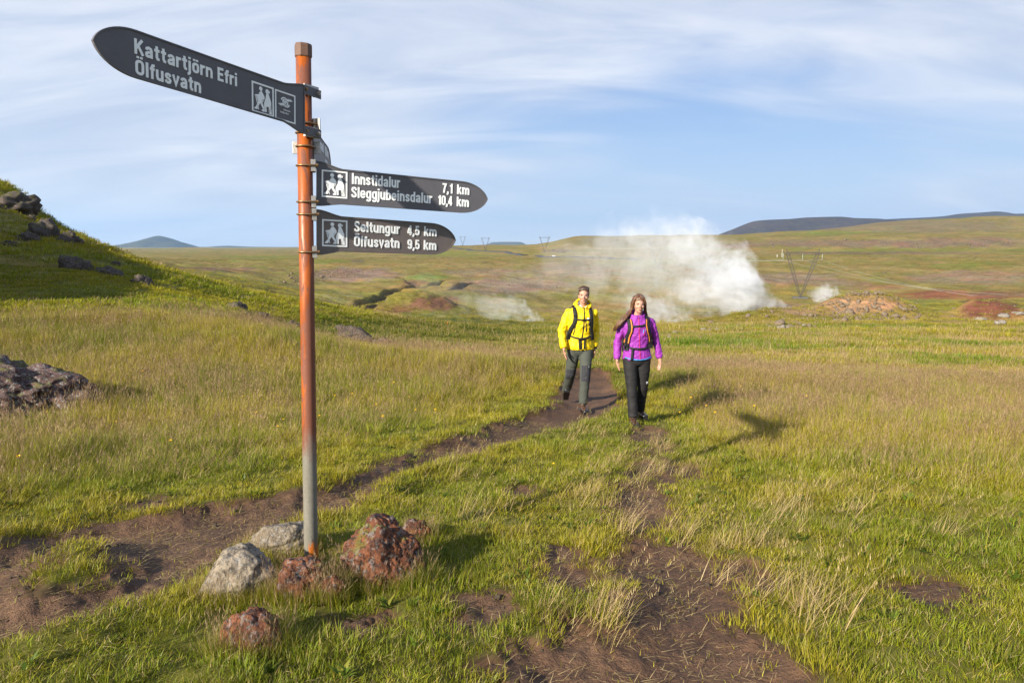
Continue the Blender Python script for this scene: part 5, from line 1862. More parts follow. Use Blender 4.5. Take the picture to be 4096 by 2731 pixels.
# ---- rucksacks (worn, so things of their own)
def rucksack(owner_loc, rz, label, pack_c, pack_s, mat, bvh, straps, chest, belt, tails, buckles, trim=None, wd=.052):
    root = empty('backpack', owner_loc, rz)
    tag(root, label, 'backpack')
    bm = bmesh.new()
    box(bm, pack_c, pack_s, None, min(pack_s) * 0.28)
    bm2 = remesh_obj('pack_body', bm, mat, root, 0.016, 4, lambda v: 0.006 * fbm(v[:, 0] * 8, v[:, 1] * 8, v[:, 2] * 8, 3))
    for pts in straps:
        st_ = band('shoulder_strap', bvh, pts, wd, M_strap, root, .010, .006, seg=22)
        if trim:
            for e in (-0.27, 0.27):
                n_ = int(len(pts) * 0.75) + 1
                band('strap_trim', bvh, [(p_[0] + e * wd * 1.0, p_[1]) for p_ in pts[:n_]], .012, trim, st_, .0215, .002, seg=16)
    band('chest_strap', bvh, chest, .020, M_strap, root, .012, .004, seg=18)
    band('waist_belt', bvh, belt, .024, M_strap, root, .010, .004, seg=26)
    for pts in tails:
        band('strap_tail', bvh, pts, .024, M_strap, root, .014, .003, seg=8)
    for (x, z, a, b) in buckles:
        hp, hn = surf(bvh, x, z)
        bm = bmesh.new()
        box(bm, hp + Vector((0, -.019, 0)), (a, .012, b), None, .003)
        bm_obj('buckle', bm, M_rubber, root)
    # top of the straps over the shoulder to the pack
    for pts in straps:
        x0, z0 = pts[0]
        hp, hn = surf(bvh, x0, z0)
        bk, bn = surf(bvh, x0, z0, 1)
        top = max(v.co.z for v in wjack.data.vertices) if False else z0 + .05
        bm = bmesh.new()
        tube(bm, [hp + Vector((0, -.012, -.01)), hp + Vector((0, .01, .030)), Vector((x0, (hp.y + bk.y) / 2, z0 + .052)), bk + Vector((0, .02, .02)), Vector((x0 * .9, pack_c[1] - pack_s[1] * .3, z0 - .03))],
             [(.026, .007)] * 5, 8, ref=Vector((1, 0, 0)).cross(Vector((0, 0, 1))) if False else None)
        bm_obj('shoulder_strap', bm, M_strap, root)
    return root


rucksack(MAN['loc'], MAN['rz'], 'black backpack worn over the yellow jacket', (.0, .25, 1.26), (.30, .22, .50), M_pack, mb,
         [[(-.105, 1.500), (-.098, 1.40), (-.112, 1.31), (-.160, 1.22), (-.185, 1.14), (-.195, 1.06)], [(.130, 1.495), (.140, 1.40), (.145, 1.31), (.140, 1.22), (.158, 1.14), (.172, 1.05)]],
         [(-.095, 1.365), (.03, 1.355), (.14, 1.362)], [(-.195, 1.125), (-.10, 1.090), (.0, 1.078), (.08, 1.090), (.180, 1.130)],
         [[(-.040, 1.07), (-.030, .925)], [(.045, 1.07), (.035, .93)], [(.120, 1.345), (.105, 1.27)]], [(.0, 1.080, .055, .030), (-.108, 1.415, .045, .018), (.140, 1.385, .045, .018)])
rucksack(WOM['loc'], WOM['rz'], 'black backpack with orange strap edging worn over the purple jacket', (.0, .22, 1.10), (.27, .19, .46), M_pack, wb,
         [[(-.125, 1.350), (-.118, 1.27), (-.122, 1.20), (-.140, 1.13), (-.150, 1.05), (-.158, .96)], [(.105, 1.350), (.098, 1.27), (.112, 1.20), (.140, 1.13), (.155, 1.06), (.160, .98)]],
         [(-.115, 1.262), (-.01, 1.270), (.10, 1.285)], [(-.160, 1.005), (-.08, .985), (.0, .980), (.08, .988), (.155, 1.010)],
         [[(-.080, .985), (-.095, .83)]], [(.0, .982, .060, .026), (-.01, 1.270, .040, .022), (-.120, 1.262, .046, .018), (.100, 1.285, .046, .018), (-.138, 1.14, .040, .02), (.136, 1.14, .040, .02)], M_orange, .058)


# ------------------------------------------------------------------ grass, straw and litter (uncountable: stuff)
def grass_mat(name):
    m, t, out = new_mat(name)
    tint = t.n('ShaderNodeAttribute', attribute_name='tint', attribute_type='INSTANCER').outputs['Color']
    rnd = t.n('ShaderNodeAttribute', attribute_name='rnd').outputs['Fac']
    tt = t.n('ShaderNodeAttribute', attribute_name='tt').outputs['Fac']
    kd = t.n('ShaderNodeAttribute', attribute_name='kd').outputs['Fac']
    k = t.math('ADD', 0.62, t.math('MULTIPLY', rnd, 0.8))
    leaf = t.mix(1.0, tint, t.n('ShaderNodeCombineColor', {0: k, 1: k, 2: k}).outputs[0], 'MULTIPLY')
    yel = t.math('MULTIPLY', t.sstep(rnd, 0.60, 0.95), 0.75)
    leaf = t.mix(yel, leaf, (0.33, 0.245, 0.040))
    leaf = t.mix(t.math('MULTIPLY', t.sstep(tt, 0.55, 1.0), 0.30), leaf, (0.30, 0.235, 0.040))
    dry = t.mix(rnd, (0.30, 0.205, 0.080), (0.58, 0.44, 0.22))
    head = t.mix(rnd, (0.22, 0.135, 0.076), (0.36, 0.25, 0.135))
    c = t.mix(t.sstep(kd, 0.4, 0.6), leaf, dry)
    c = t.mix(t.sstep(kd, 1.4, 1.6), c, head)
    d = t.n('ShaderNodeBsdfDiffuse', {'Color': c})
    tr = t.n('ShaderNodeBsdfTranslucent', {'Color': c})
    gl = t.n('ShaderNodeBsdfGlossy', {'Color': (0.8, 0.8, 0.75, 1), 'Roughness': 0.45})
    m1_ = t.n('ShaderNodeMixShader', {0: 0.33, 1: d.outputs[0], 2: tr.outputs[0]})
    m2_ = t.n('ShaderNodeMixShader', {0: 0.015, 1: m1_.outputs[0], 2: gl.outputs[0]})
    t.t.links.new(m2_.outputs[0], out.inputs['Surface'])
    return m


M_grass = grass_mat('grass_blade')


class Tuft:
    def __init__(self, seed):
        self.v, self.f, self.rnd, self.tt, self.kd = [], [], [], [], []
        self.g = np.random.default_rng(seed)

    def blade(self, base, az, h, width, lean, curve, kd=0.0, segs=3, face=None):
        g = self.g
        r_ = g.uniform()
        dx, dy = math.cos(az), math.sin(az)
        fa = face if face is not None else az + math.pi / 2 + g.uniform(-.6, .6)
        wx, wy = math.cos(fa), math.sin(fa)
        n0 = len(self.v)
        x, y, z = base
        ang = lean
        st = h / segs
        for k in range(segs + 1):
            f_ = k / segs
            w_ = width * (1 - f_ ** 1.6) * 0.5
            if k < segs:
                self.v += [(x - wx * w_, y - wy * w_, z), (x + wx * w_, y + wy * w_, z)]
                self.rnd += [r_, r_]; self.tt += [f_, f_]; self.kd += [kd, kd]
            else:
                self.v.append((x, y, z)); self.rnd.append(r_); self.tt.append(1.0); self.kd.append(kd)
            x += dx * math.sin(ang) * st; y += dy * math.sin(ang) * st; z += math.cos(ang) * st
            ang += curve / segs
        for k in range(segs - 1):
            a = n0 + 2 * k
            self.f += [(a, a + 1, a + 3), (a, a + 3, a + 2)]
        a = n0 + 2 * (segs - 1)
        self.f.append((a, a + 1, a + 2))
        return (x, y, z), ang, (dx, dy)

    def stem(self, base, az, h, lean, curve, kd_stem, head_len, head_w, kd_head=2.0, width=0.0022):
        tip, ang, (dx, dy) = self.blade(base, az, h, width * 1.6, lean, curve, kd_stem, 3)
        g = self.g
        # loose panicle: a few short crossing slivers
        for k in range(5):
            f_ = k / 5
            b = (tip[0] - dx * math.sin(ang) * head_len * (1 - f_), tip[1] - dy * math.sin(ang) * head_len * (1 - f_), tip[2] - math.cos(ang) * head_len * (1 - f_))
            self.blade(b, g.uniform(0, 6.28), head_len * g.uniform(.35, .6), head_w, g.uniform(.25, .7), .2, kd_head, 2)

    def obj(self, name, coll):
        me = mesh_np(name, np.array(self.v), np.array(self.f), smooth=True)
        attr(me, 'rnd', 'FLOAT', self.rnd); attr(me, 'tt', 'FLOAT', self.tt); attr(me, 'kd', 'FLOAT', self.kd)
        me.materials.append(M_grass)
        o = bpy.data.objects.new(name, me)
        coll.objects.link(o)
        return o


def coll_of(name, objs_fn):
    c = bpy.data.collections.new(name)
    objs_fn(c)
    return c


U = lambda g, a, b: g.uniform(a, b)


def build_turf(c):
    for k in range(5):
        T_ = Tuft(100 + k); g = T_.g
        for _ in range(30):
            r_, a = 0.055 * math.sqrt(g.uniform()), g.uniform(0, 6.28)
            T_.blade((r_ * math.cos(a), r_ * math.sin(a), -0.006), a + U(g, -1, 1), U(g, .016, .050), U(g, .0022, .0038), U(g, .2, .9), U(g, .3, 1.3))
        for _ in range(3):
            T_.blade((U(g, -.05, .05), U(g, -.05, .05), -.004), g.uniform(0, 6.28), U(g, .03, .07), .0020, U(g, .5, 1.3), U(g, .2, .8), 1.0)
        T_.obj('turf_%02d' % k, c)


def build_tall(c):
    for k in range(6):
        T_ = Tuft(200 + k); g = T_.g
        for _ in range(30):
            r_, a = 0.10 * math.sqrt(g.uniform()), g.uniform(0, 6.28)
            T_.blade((r_ * math.cos(a), r_ * math.sin(a), -0.01), a + U(g, -1.2, 1.2), U(g, .10, .25), U(g, .0026, .0046), U(g, .05, .5), U(g, .2, 1.0))
        for _ in range(5):
            r_, a = 0.10 * math.sqrt(g.uniform()), g.uniform(0, 6.28)
            T_.blade((r_ * math.cos(a), r_ * math.sin(a), -0.01), g.uniform(0, 6.28), U(g, .12, .28), .0026, U(g, .1, .6), U(g, .2, .9), 1.0)
        for _ in range(5 if k < 4 else 1):
            r_, a = 0.10 * math.sqrt(g.uniform()), g.uniform(0, 6.28)
            T_.stem((r_ * math.cos(a), r_ * math.sin(a), -0.01), U(g, -.6, .9), U(g, .18, .30), U(g, .0, .22), U(g, .05, .35), 1.0 if g.uniform() < .5 else 2.0, .075, .0034)
        T_.obj('meadow_%02d' % k, c)


def build_clump(c):
    """coarser tufts for the meadow farther off"""
    for k in range(5):
        T_ = Tuft(300 + k); g = T_.g
        for _ in range(46):
            r_, a = 0.30 * math.sqrt(g.uniform()), g.uniform(0, 6.28)
            T_.blade((r_ * math.cos(a), r_ * math.sin(a), -0.02), a + U(g, -1.2, 1.2), U(g, .10, .24), U(g, .012, .020), U(g, .05, .5), U(g, .2, .9), 0.0, 2)
        for _ in range(7 if k < 3 else 1):
            r_, a = 0.30 * math.sqrt(g.uniform()), g.uniform(0, 6.28)
            T_.blade((r_ * math.cos(a), r_ * math.sin(a), .08), U(g, -.6, .9), U(g, .18, .28), U(g, .008, .014), U(g, .0, .3), .3, 2.0 if g.uniform() < .7 else 1.0, 2)
        T_.obj('clump_%02d' % k, c)


def build_straw(c):
    for k in range(5):
        T_ = Tuft(400 + k); g = T_.g
        for _ in range(22):
            r_, a = 0.10 * math.sqrt(g.uniform()), g.uniform(0, 6.28)
            az = U(g, -.9, .9) if k < 3 else g.uniform(0, 6.28)
            T_.blade((r_ * math.cos(a), r_ * math.sin(a), -0.01), az, U(g, .09, .26), U(g, .0018, .0030), U(g, .4, 1.2), U(g, .1, .7), 1.0, 3)
        for _ in range(5):
            r_, a = 0.09 * math.sqrt(g.uniform()), g.uniform(0, 6.28)
            T_.stem((r_ * math.cos(a), r_ * math.sin(a), -0.01), U(g, -.8, .8), U(g, .18, .32), U(g, .25, .95), U(g, .1, .5), 1.0, .06, .003, 1.0)
        for _ in range(14):
            r_, a = 0.10 * math.sqrt(g.uniform()), g.uniform(0, 6.28)
            T_.blade((r_ * math.cos(a), r_ * math.sin(a), -0.01), a, U(g, .06, .16), .004, U(g, .2, .8), U(g, .2, .9), 0.0, 3)
        T_.obj('straw_%02d' % k, c)


def build_litter(c):
    for k in range(3):
        T_ = Tuft(500 + k); g = T_.g
        for _ in range(9):
            T_.blade((U(g, -.10, .10), U(g, -.10, .10), U(g, .003, .009)), U(g, -.5, .8), U(g, .02, .075), U(g, .0016, .003), U(g, 1.42, 1.57), U(g, -.05, .12), 1.0, 2)
        for _ in range(3):
            T_.blade((U(g, -.10, .10), U(g, -.10, .10), -.002), g.uniform(0, 6.28), U(g, .015, .04), .003, U(g, .2, .9), .5, 0.0, 2)
        T_.obj('litter_%02d' % k, c)


def build_herb(c):
    for k in range(4):
        T_ = Tuft(600 + k); g = T_.g
        for _ in range(int(U(g, 9, 16))):
            a = g.uniform(0, 6.28)
            T_.blade((U(g, -.02, .02), U(g, -.02, .02), .002), a, U(g, .03, .065), U(g, .010, .019), U(g, .5, 1.2), U(g, .1, .6), 0.0, 4, a + math.pi / 2)
        T_.obj('herb_%02d' % k, c)


def scatter(name, pts, rot, scl, idx, tint, coll, label, cat):
    me = bpy.data.meshes.new(name)
    n_ = len(pts)
    me.vertices.add(n_)
    me.vertices.foreach_set('co', np.asarray(pts, np.float32).ravel())
    attr(me, 'rot', 'FLOAT_VECTOR', np.asarray(rot, np.float32))
    attr(me, 'scl', 'FLOAT_VECTOR', np.asarray(scl, np.float32))
    attr(me, 'idx', 'INT', np.asarray(idx, np.int32))
    attr(me, 'tint', 'FLOAT_VECTOR', np.asarray(tint, np.float32))
    o = link(bpy.data.objects.new(name, me))
    ng = bpy.data.node_groups.new(name, 'GeometryNodeTree')
    ng.interface.new_socket('Geometry', in_out='INPUT', socket_type='NodeSocketGeometry')
    ng.interface.new_socket('Geometry', in_out='OUTPUT', socket_type='NodeSocketGeometry')
    gi, go = ng.nodes.new('NodeGroupInput'), ng.nodes.new('NodeGroupOutput')
    ci = ng.nodes.new('GeometryNodeCollectionInfo')
    ci.inputs['Collection'].default_value = coll
    ci.inputs['Separate Children'].default_value = True
    ci.inputs['Reset Children'].default_value = True
    ip = ng.nodes.new('GeometryNodeInstanceOnPoints')
    ip.inputs['Pick Instance'].default_value = True

    def na_(nm, dt):
        nd = ng.nodes.new('GeometryNodeInputNamedAttribute')
        nd.data_type = dt
        nd.inputs['Name'].default_value = nm
        return nd.outputs['Attribute']
    L_ = ng.links.new
    L_(gi.outputs[0], ip.inputs['Points'])
    L_(ci.outputs[0], ip.inputs['Instance'])
    L_(na_('idx', 'INT'), ip.inputs['Instance Index'])
    L_(na_('rot', 'FLOAT_VECTOR'), ip.inputs['Rotation'])
    L_(na_('scl', 'FLOAT_VECTOR'), ip.inputs['Scale'])
    L_(ip.outputs[0], go.inputs[0])
    md = o.modifiers.new('scatter', 'NODES')
    md.node_group = ng
    tag(o, label, cat, kind='stuff')
    return o


# where the grass stands tall: left of the trail and the field to the right
TALL_L = np.vstack([poly_xy([(-400, 1230), (0, 1165), (250, 1110), (450, 1096), (690, 1050), (850, 1008), (1000, 975), (1120, 940), (1240, 900), (1310, 872), (1338, 840)]),
                    [(1.0, 15), (0.5, 40), (-40, 60), (-60, 20), (-14, 3.5)]])
TALL_R = np.vstack([poly_xy([(1410, 840), (1470, 875), (1525, 915), (1560, 965), (1620, 1015), (1720, 1062), (1850, 1100), (2000, 1118), (2150, 1130), (2352, 1150), (2700, 1210)]),
                    [(30, 12), (40, 45), (5, 45), (1.5, 16)]])
ROCK_XY = [(o.location.x, o.location.y, max(o.dimensions.x, o.dimensions.y) * 0.42) for o in ROCKS if o.location.y < 14]
FEET = [(wom.location.x, wom.location.y), (man.location.x, man.location.y), (man.location.x - .15, man.location.y + .45)]


def polar(r0, r1, dens, half=R(47)):
    n_ = int(dens * half * (r1 * r1 - r0 * r0))
    r_ = np.sqrt(rng.uniform(r0 * r0, r1 * r1, n_))
    a = rng.uniform(-half, half, n_)
    return r_ * np.sin(a), r_ * np.cos(a)


def clear_of(x, y, extra=0.0):
    k = np.ones(x.shape, bool)
    for (rx_, ry_, rr_) in ROCK_XY + [(f_[0], f_[1], .17) for f_ in FEET]:
        k &= (x - rx_) ** 2 + (y - ry_) ** 2 > (rr_ + extra) ** 2
    return k


def grass_tint(x, y, dry=0.0):
    a = fbm(x * 0.55, y * 0.55, 1.7, 3, 0.6)
    b = fbm(x * 2.2, y * 2.2, 4.2, 3, 0.6)
    n_ = len(x)
    g1, g2, g3 = np.array([.190, .220, .010]), np.array([.300, .265, .018]), np.array([.130, .175, .009])
    w1 = smooth(-.5, .6, a + .4 * b + dry)[:, None]
    c_ = g1[None] * (1 - w1) + g2[None] * w1
    w2 = (smooth(.1, .8, -a + .5 * b) * .7)[:, None]
    c_ = c_ * (1 - w2) + g3[None] * w2
    return c_ * rng.uniform(.8, 1.2, (n_, 1)) * np.column_stack([rng.uniform(.9, 1.1, n_), np.ones(n_), rng.uniform(.8, 1.2, n_)])


def rots(n_, tilt=0.12):
    return np.column_stack([rng.normal(0, tilt, n_), rng.normal(0, tilt, n_), rng.uniform(0, 6.283, n_)])


C_turf, C_tall, C_clump, C_straw, C_litter = [coll_of(n_, f_) for n_, f_ in (('turf', build_turf), ('meadow', build_tall), ('clump', build_clump), ('straw', build_straw), ('litter', build_litter))]

# short turf
P, S_, Tn = [], [], []
for r0, r1, dn, sc in ((1.6, 4.2, 680, 1.0), (4.2, 7.5, 400, 1.2), (7.5, 13.5, 150, 1.6)):
    x, y = polar(r0, r1, dn, R(72 if r1 < 5 else 56))
    t_, q_ = worn_sd(x, y)
    soil = np.maximum(t_, q_)
    keep = (soil < -0.045 + 0.035 * rng.uniform(-1, 1, len(x))) | ((soil < 0.10) & (rng.uniform(size=len(x)) < 0.06))
    trod = smooth(-.15, .25, sdist(TRODDEN, x, y))
    keep &= clear_of(x, y) & (rng.uniform(size=len(x)) > .45 * trod)
    x, y, soil, trod = x[keep], y[keep], soil[keep], trod[keep]
    hgt = 0.66 + 1.0 * smooth(-.35, .6, fbm(x * 1.7, y * 1.7, 6.0, 3, .6)) + 0.25 * np.exp(-((soil + .12) / .10) ** 2)
    hgt = hgt * (1 - .5 * trod)
    s_ = sc * rng.uniform(.75, 1.25, len(x))
    P.append(np.column_stack([x, y, gz(x, y)])); S_.append(np.column_stack([s_, s_, s_ * hgt])); Tn.append(grass_tint(x, y))
P, S_, Tn = np.vstack(P), np.vstack(S_), np.vstack(Tn)
scatter('turf', P, rots(len(P), .15), S_, rng.integers(0, 5, len(P)), Tn, C_turf, 'short green and yellow turf around the signpost and along the paths', 'grass')

# broad-leaved herbs in the turf
x, y = polar(1.6, 8, 26, R(60))
t_, q_ = worn_sd(x, y)
k = (np.maximum(t_, q_) < -.04) & clear_of(x, y) & (rng.uniform(size=len(x)) < .25 + .75 * smooth(0, .5, fbm(x * .9, y * .9, 51.0, 3)))
x, y = x[k], y[k]
n_ = len(x)
s_ = rng.uniform(.6, 1.2, n_)
C_herb = coll_of('herb', build_herb)
scatter('herbs', np.column_stack([x, y, gz(x, y) + .008]), rots(n_, .12), np.column_stack([s_, s_, s_]), rng.integers(0, 4, n_), np.array([.075, .120, .012])[None] * rng.uniform(.7, 1.5, (n_, 1)), C_herb,
        'small broad-leaved herbs among the turf', 'herbs')

# tall meadow grass
P, S_, Tn, Ix = [], [], [], []
for r0, r1, dn, sc in ((4.0, 9, 165, 1.0), (9, 18, 95, 1.15)):
    x, y = polar(r0, r1, dn)
    t_, q_ = worn_sd(x, y)
    tl = np.maximum(sdist(TALL_L, x, y), sdist(TALL_R, x, y))
    den = smooth(-.15, .55, tl + .35 * fbm(x * .9, y * .9, 12.0, 3))
    keep = (rng.uniform(size=len(x)) < den) & (np.maximum(t_, q_) < -.06) & clear_of(x, y, .02)
    for (fx, fy) in FEET:
        keep &= (x - fx) ** 2 + (y - fy) ** 2 > .45 ** 2
    x, y, den, tl = x[keep], y[keep], den[keep], tl[keep]
    left = x < 0.0
    hh_2 = (0.45 + 0.55 * smooth(0, 1.6, tl)) * (0.85 + 0.3 * smooth(-.5, .5, fbm(x * .5, y * .5, 2.0, 3)))
    s_ = sc * rng.uniform(.8, 1.2, len(x))
    purple = smooth(-.10, .40, fbm(x * .45, y * .45, 21.0, 3) + .30 * smooth(9, 13, np.hypot(x, y)) - np.where(left, .50, .08))
    ix = np.where(rng.uniform(size=len(x)) < .18 + .72 * purple, rng.integers(0, 4, len(x)), rng.integers(4, 6, len(x)))
    P.append(np.column_stack([x, y, gz(x, y)])); S_.append(np.column_stack([s_, s_, s_ * hh_2])); Tn.append(grass_tint(x, y, .05) * 1.32); Ix.append(ix)
P, S_, Tn, Ix = np.vstack(P), np.vstack(S_), np.vstack(Tn), np.concatenate(Ix)
scatter('meadow_grass', P, rots(len(P), .1), S_, Ix, Tn, C_tall, 'tall meadow grass with purple-brown seed heads on both sides of the trail', 'grass')

# meadow farther off
P, S_, Tn, Ix = [], [], [], []
for r0, r1, dn, sc in ((17, 34, 20, 1.0), (34, 62, 7.5, 1.5), (62, 100, 2.4, 2.2), (100, 210, .55, 2.8)):
    x, y = polar(r0, r1, dn)
    z = gz(x, y)
    pu_, pv_ = project(x, y, z)
    hill = (x < -0.2 * y) & (np.hypot(x, y) > 17.5) & (np.hypot(x, y) < 75)
    s_ = sc * rng.uniform(.75, 1.25, len(x))
    hgt = np.where(hill, .50, .75) * (1 - .45 * smooth(60, 120, np.hypot(x, y))) * (0.7 + .5 * smooth(-.4, .5, fbm(x * .2, y * .2, 3.0, 3)))
    green = smooth(-.15, .4, fbm(x * .09, y * .15, 31.0, 4, .6)) * (pv_ > 1300)
    gp = np.clip(1.4 * np.exp(-(((pu_ - 2880) / 300) ** 2 + ((pv_ - 1378) / 28) ** 2)), 0, 1)
    green = np.clip(np.maximum(green * .8, gp), 0, 1)
    ix = np.where(rng.uniform(size=len(x)) < np.where(hill, .15, .70 - .68 * green), rng.integers(0, 3, len(x)), rng.integers(3, 5, len(x)))
    tn = grass_tint(x * .3, y * .3, .25)
    tn = tn * (1 - green[:, None]) + np.array([.075, .165, .006])[None] * green[:, None]
    slope_shade = np.clip(1.3 * np.exp(-(((pu_ - 1700) / 560) ** 2 + ((pv_ - 1325 - (pu_ - 1700) * .06) / 52) ** 2)), 0, .95)[:, None]  # shade on the slope below the hill, painted into the clump tint
    tn = tn * (1 - slope_shade) + np.array([.042, .078, .004])[None] * slope_shade
    ix = np.where(rng.uniform(size=len(x)) < slope_shade[:, 0] * 1.1, rng.integers(3, 5, len(x)), ix)
    tn = np.where(hill[:, None], tn * np.array([1.05, 1.12, .8])[None], tn)
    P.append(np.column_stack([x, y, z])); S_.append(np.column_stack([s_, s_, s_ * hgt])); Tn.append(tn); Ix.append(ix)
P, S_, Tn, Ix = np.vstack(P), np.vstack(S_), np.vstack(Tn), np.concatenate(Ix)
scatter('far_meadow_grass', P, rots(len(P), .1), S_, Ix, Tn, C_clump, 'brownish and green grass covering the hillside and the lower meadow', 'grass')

# heath tussocks on the far slopes
x, y = polar(210, 950, .022)
z = gz(x, y)
s_ = rng.uniform(3.0, 6.0, len(x)) * (0.7 + 0.6 * smooth(300, 900, np.hypot(x, y)))
cw = smooth(-.5, .5, fbm(x / 70, y / 70, 41.0, 4, .6))[:, None]
cb = smooth(.1, .6, fbm(x / 40, y / 40, 45.0, 4, .6))[:, None]
tn = np.array([.15, .14, .018])[None] * (1 - cw) + np.array([.24, .19, .045])[None] * cw
tn = tn * (1 - cb) + np.array([.11, .08, .04])[None] * cb
scatter('heath', np.column_stack([x, y, z]), rots(len(x), .1), np.column_stack([s_, s_, s_ * .55]), rng.integers(3, 5, len(x)), tn * rng.uniform(.7, 1.2, (len(x), 1)), C_clump, 'low heath and grass tussocks dotting the far slopes', 'heath')

# dry straw tussocks
sp = [(1050, 1068), (1075, 1050), (1035, 1055), (1285, 1012), (1310, 1000), (1340, 992), (1380, 1000), (1370, 1075), (1420, 1105), (1440, 1075), (1470, 1092), (1410, 1060), (1350, 1040), (1552, 1088), (1590, 1078), (1780, 1165), (1770, 1190), (1795, 1150),
      (1870, 1205), (1905, 1216), (1640, 1252), (1690, 1250), (1735, 1238), (1600, 1246), (1580, 1225), (1812, 1402), (1850, 1412), (1885, 1424), (1795, 1374), (1760, 1340), (1300, 1135), (1340, 1155), (1395, 1225), (1410, 1205), (1385, 962),
      (1060, 1090), (1130, 1170), (1100, 1210), (1500, 1020), (1530, 1030), (1880, 1130), (2020, 1150), (1960, 1180), (2150, 1230), (1360, 1130), (1400, 1160), (1330, 1420), (1390, 1430), (1350, 1450)]
x, y, s_ = [], [], []
for (u_, v_) in sp:
    h_ = hit(u_ * KD, v_ * KD)
    for _ in range(3):
        x.append(h_[0] + rng.normal(0, .10)); y.append(h_[1] + rng.normal(0, .08)); s_.append(rng.uniform(.6, 1.1))
xa, ya = polar(3.5, 12, 1.3)
t_, q_ = worn_sd(xa, ya)
tl = np.maximum(sdist(TALL_L, xa, ya), sdist(TALL_R, xa, ya))
k = (np.abs(tl) < .9) & (np.maximum(t_, q_) < -.05)
x = np.concatenate([x, xa[k]]); y = np.concatenate([y, ya[k]]); s_ = np.concatenate([s_, rng.uniform(.45, .85, k.sum())])
t_, q_ = worn_sd(x, y)
k = clear_of(x, y) & (t_ < 0.02)
x, y, s_ = x[k], y[k], s_[k]
n_ = len(x)
scatter('dry_grass', np.column_stack([x, y, gz(x, y)]), np.column_stack([rng.normal(0, .1, n_), rng.normal(0, .1, n_), rng.normal(0, .35, n_)]), np.column_stack([s_, s_, s_]),
        rng.integers(0, 5, n_), grass_tint(x, y), C_straw, 'pale straw-coloured tussocks bent over by the wind', 'dry grass')

# straw litter on the bare earth
x, y = polar(1.8, 9, 110)
t_, q_ = worn_sd(x, y)
k = (np.maximum(t_, q_) > .02)
x, y = x[k], y[k]
n_ = len(x)
s_ = rng.uniform(.6, 1.3, n_)
scatter('straw_litter', np.column_stack([x, y, gz(x, y)]), np.column_stack([np.zeros(n_), np.zeros(n_), rng.normal(0, .6, n_)]), np.column_stack([s_, s_, s_]), rng.integers(0, 3, n_), grass_tint(x, y), C_litter,
        'loose straw and sprouts strewn on the bare earth', 'litter')


# grass growing up round the stones
P, S_ = [], []
for o in ROCKS[:8]:
    rr_ = max(o.dimensions.x, o.dimensions.y) * .5
    for _ in range(int(110 * max(rr_, .15) / .2)):
        a = rng.uniform(0, 6.28)
        d_ = rr_ * rng.uniform(.82, 1.25)
        P.append((o.location.x + d_ * math.cos(a), o.location.y + d_ * .85 * math.sin(a))); S_.append(rng.uniform(.25, .6))
P = np.array(P); S_ = np.array(S_)
t_, q_ = worn_sd(P[:, 0], P[:, 1])
k = t_ < -.03
P, S_ = P[k], S_[k]
scatter('rockside_grass', np.column_stack([P, gz(P[:, 0], P[:, 1])]), rots(len(P), .15), np.column_stack([S_, S_, S_ * 1.1]), rng.integers(3, 6, len(P)), grass_tint(P[:, 0], P[:, 1]), C_tall,
        'longer grass sprouting round the foot of the stones', 'grass')


# ------------------------------------------------------------------ scree and rubble on the far slopes
M_scree = rock_mat('scree_stone', (0.15, 0.11, 0.075), (0.23, 0.165, 0.11), (0.07, 0.055, 0.04), (0.26, 0.23, 0.19), (0.10, 0.085, 0.03), 0.35, 0.4)
C_stone = bpy.data.collections.new('stones')
for k in range(4):
    me = rock_mesh('scree_%02d' % k, (1, .9, .7), 700 + k, 2, .2, 8, .3)
    me.materials.append(M_scree)
    C_stone.objects.link(bpy.data.objects.new('scree_%02d' % k, me))
P, S_ = [], []
for (u0, u1, v0, v1, n_, sz) in ((1255, 1440, 1076, 1112, 260, 1.0), (1150, 1300, 1085, 1130, 120, 1.0), (1400, 1560, 1080, 1105, 120, .9), (1850, 2360, 1110, 1175, 420, .7), (2180, 2300, 1000, 1012, 90, 2.2),
                                 (3330, 3680, 1192, 1290, 520, .55), (3050, 3400, 1230, 1290, 180, .5), (2700, 3270, 1282, 1316, 200, .45), (3800, 4090, 1215, 1290, 90, .5), (3000, 3450, 1085, 1150, 160, .8), (1040, 1200, 1120, 1140, 40, 1.0), (3050, 4090, 962, 996, 300, 2.2), (3500, 4090, 1095, 1130, 140, .9)):
    for _ in range(n_):
        h_ = hit_base(rng.uniform(u0, u1), rng.uniform(v0, v1), 80, 3000)
        P.append((h_[0], h_[1])); S_.append(sz * rng.lognormal(-.65, .5))
P, S_ = np.array(P), np.array(S_)
n_ = len(P)
scatter('scree', np.column_stack([P, gz(P[:, 0], P[:, 1]) - S_ * .12]), np.column_stack([rng.normal(0, .3, n_), rng.normal(0, .3, n_), rng.uniform(0, 6.28, n_)]), np.column_stack([S_, S_, S_]), rng.integers(0, 4, n_),
        np.full((n_, 3), .2), C_stone, 'loose tan and grey stones littering the rocky ridge and far slopes', 'scree')


x, y = polar(1.8, 8, 60)
t_, q_ = worn_sd(x, y)
k = np.maximum(t_, q_) > -.01
x, y = x[k], y[k]
n_ = len(x)
s_ = rng.lognormal(-4.5, .55, n_)
scatter('pebbles', np.column_stack([x, y, gz(x, y) - s_ * .15]), np.column_stack([rng.normal(0, .3, n_), rng.normal(0, .3, n_), rng.uniform(0, 6.28, n_)]), np.column_stack([s_, s_, s_]), rng.integers(0, 4, n_),
        np.full((n_, 3), .2), C_stone, 'small loose pebbles in the trodden earth', 'pebbles')


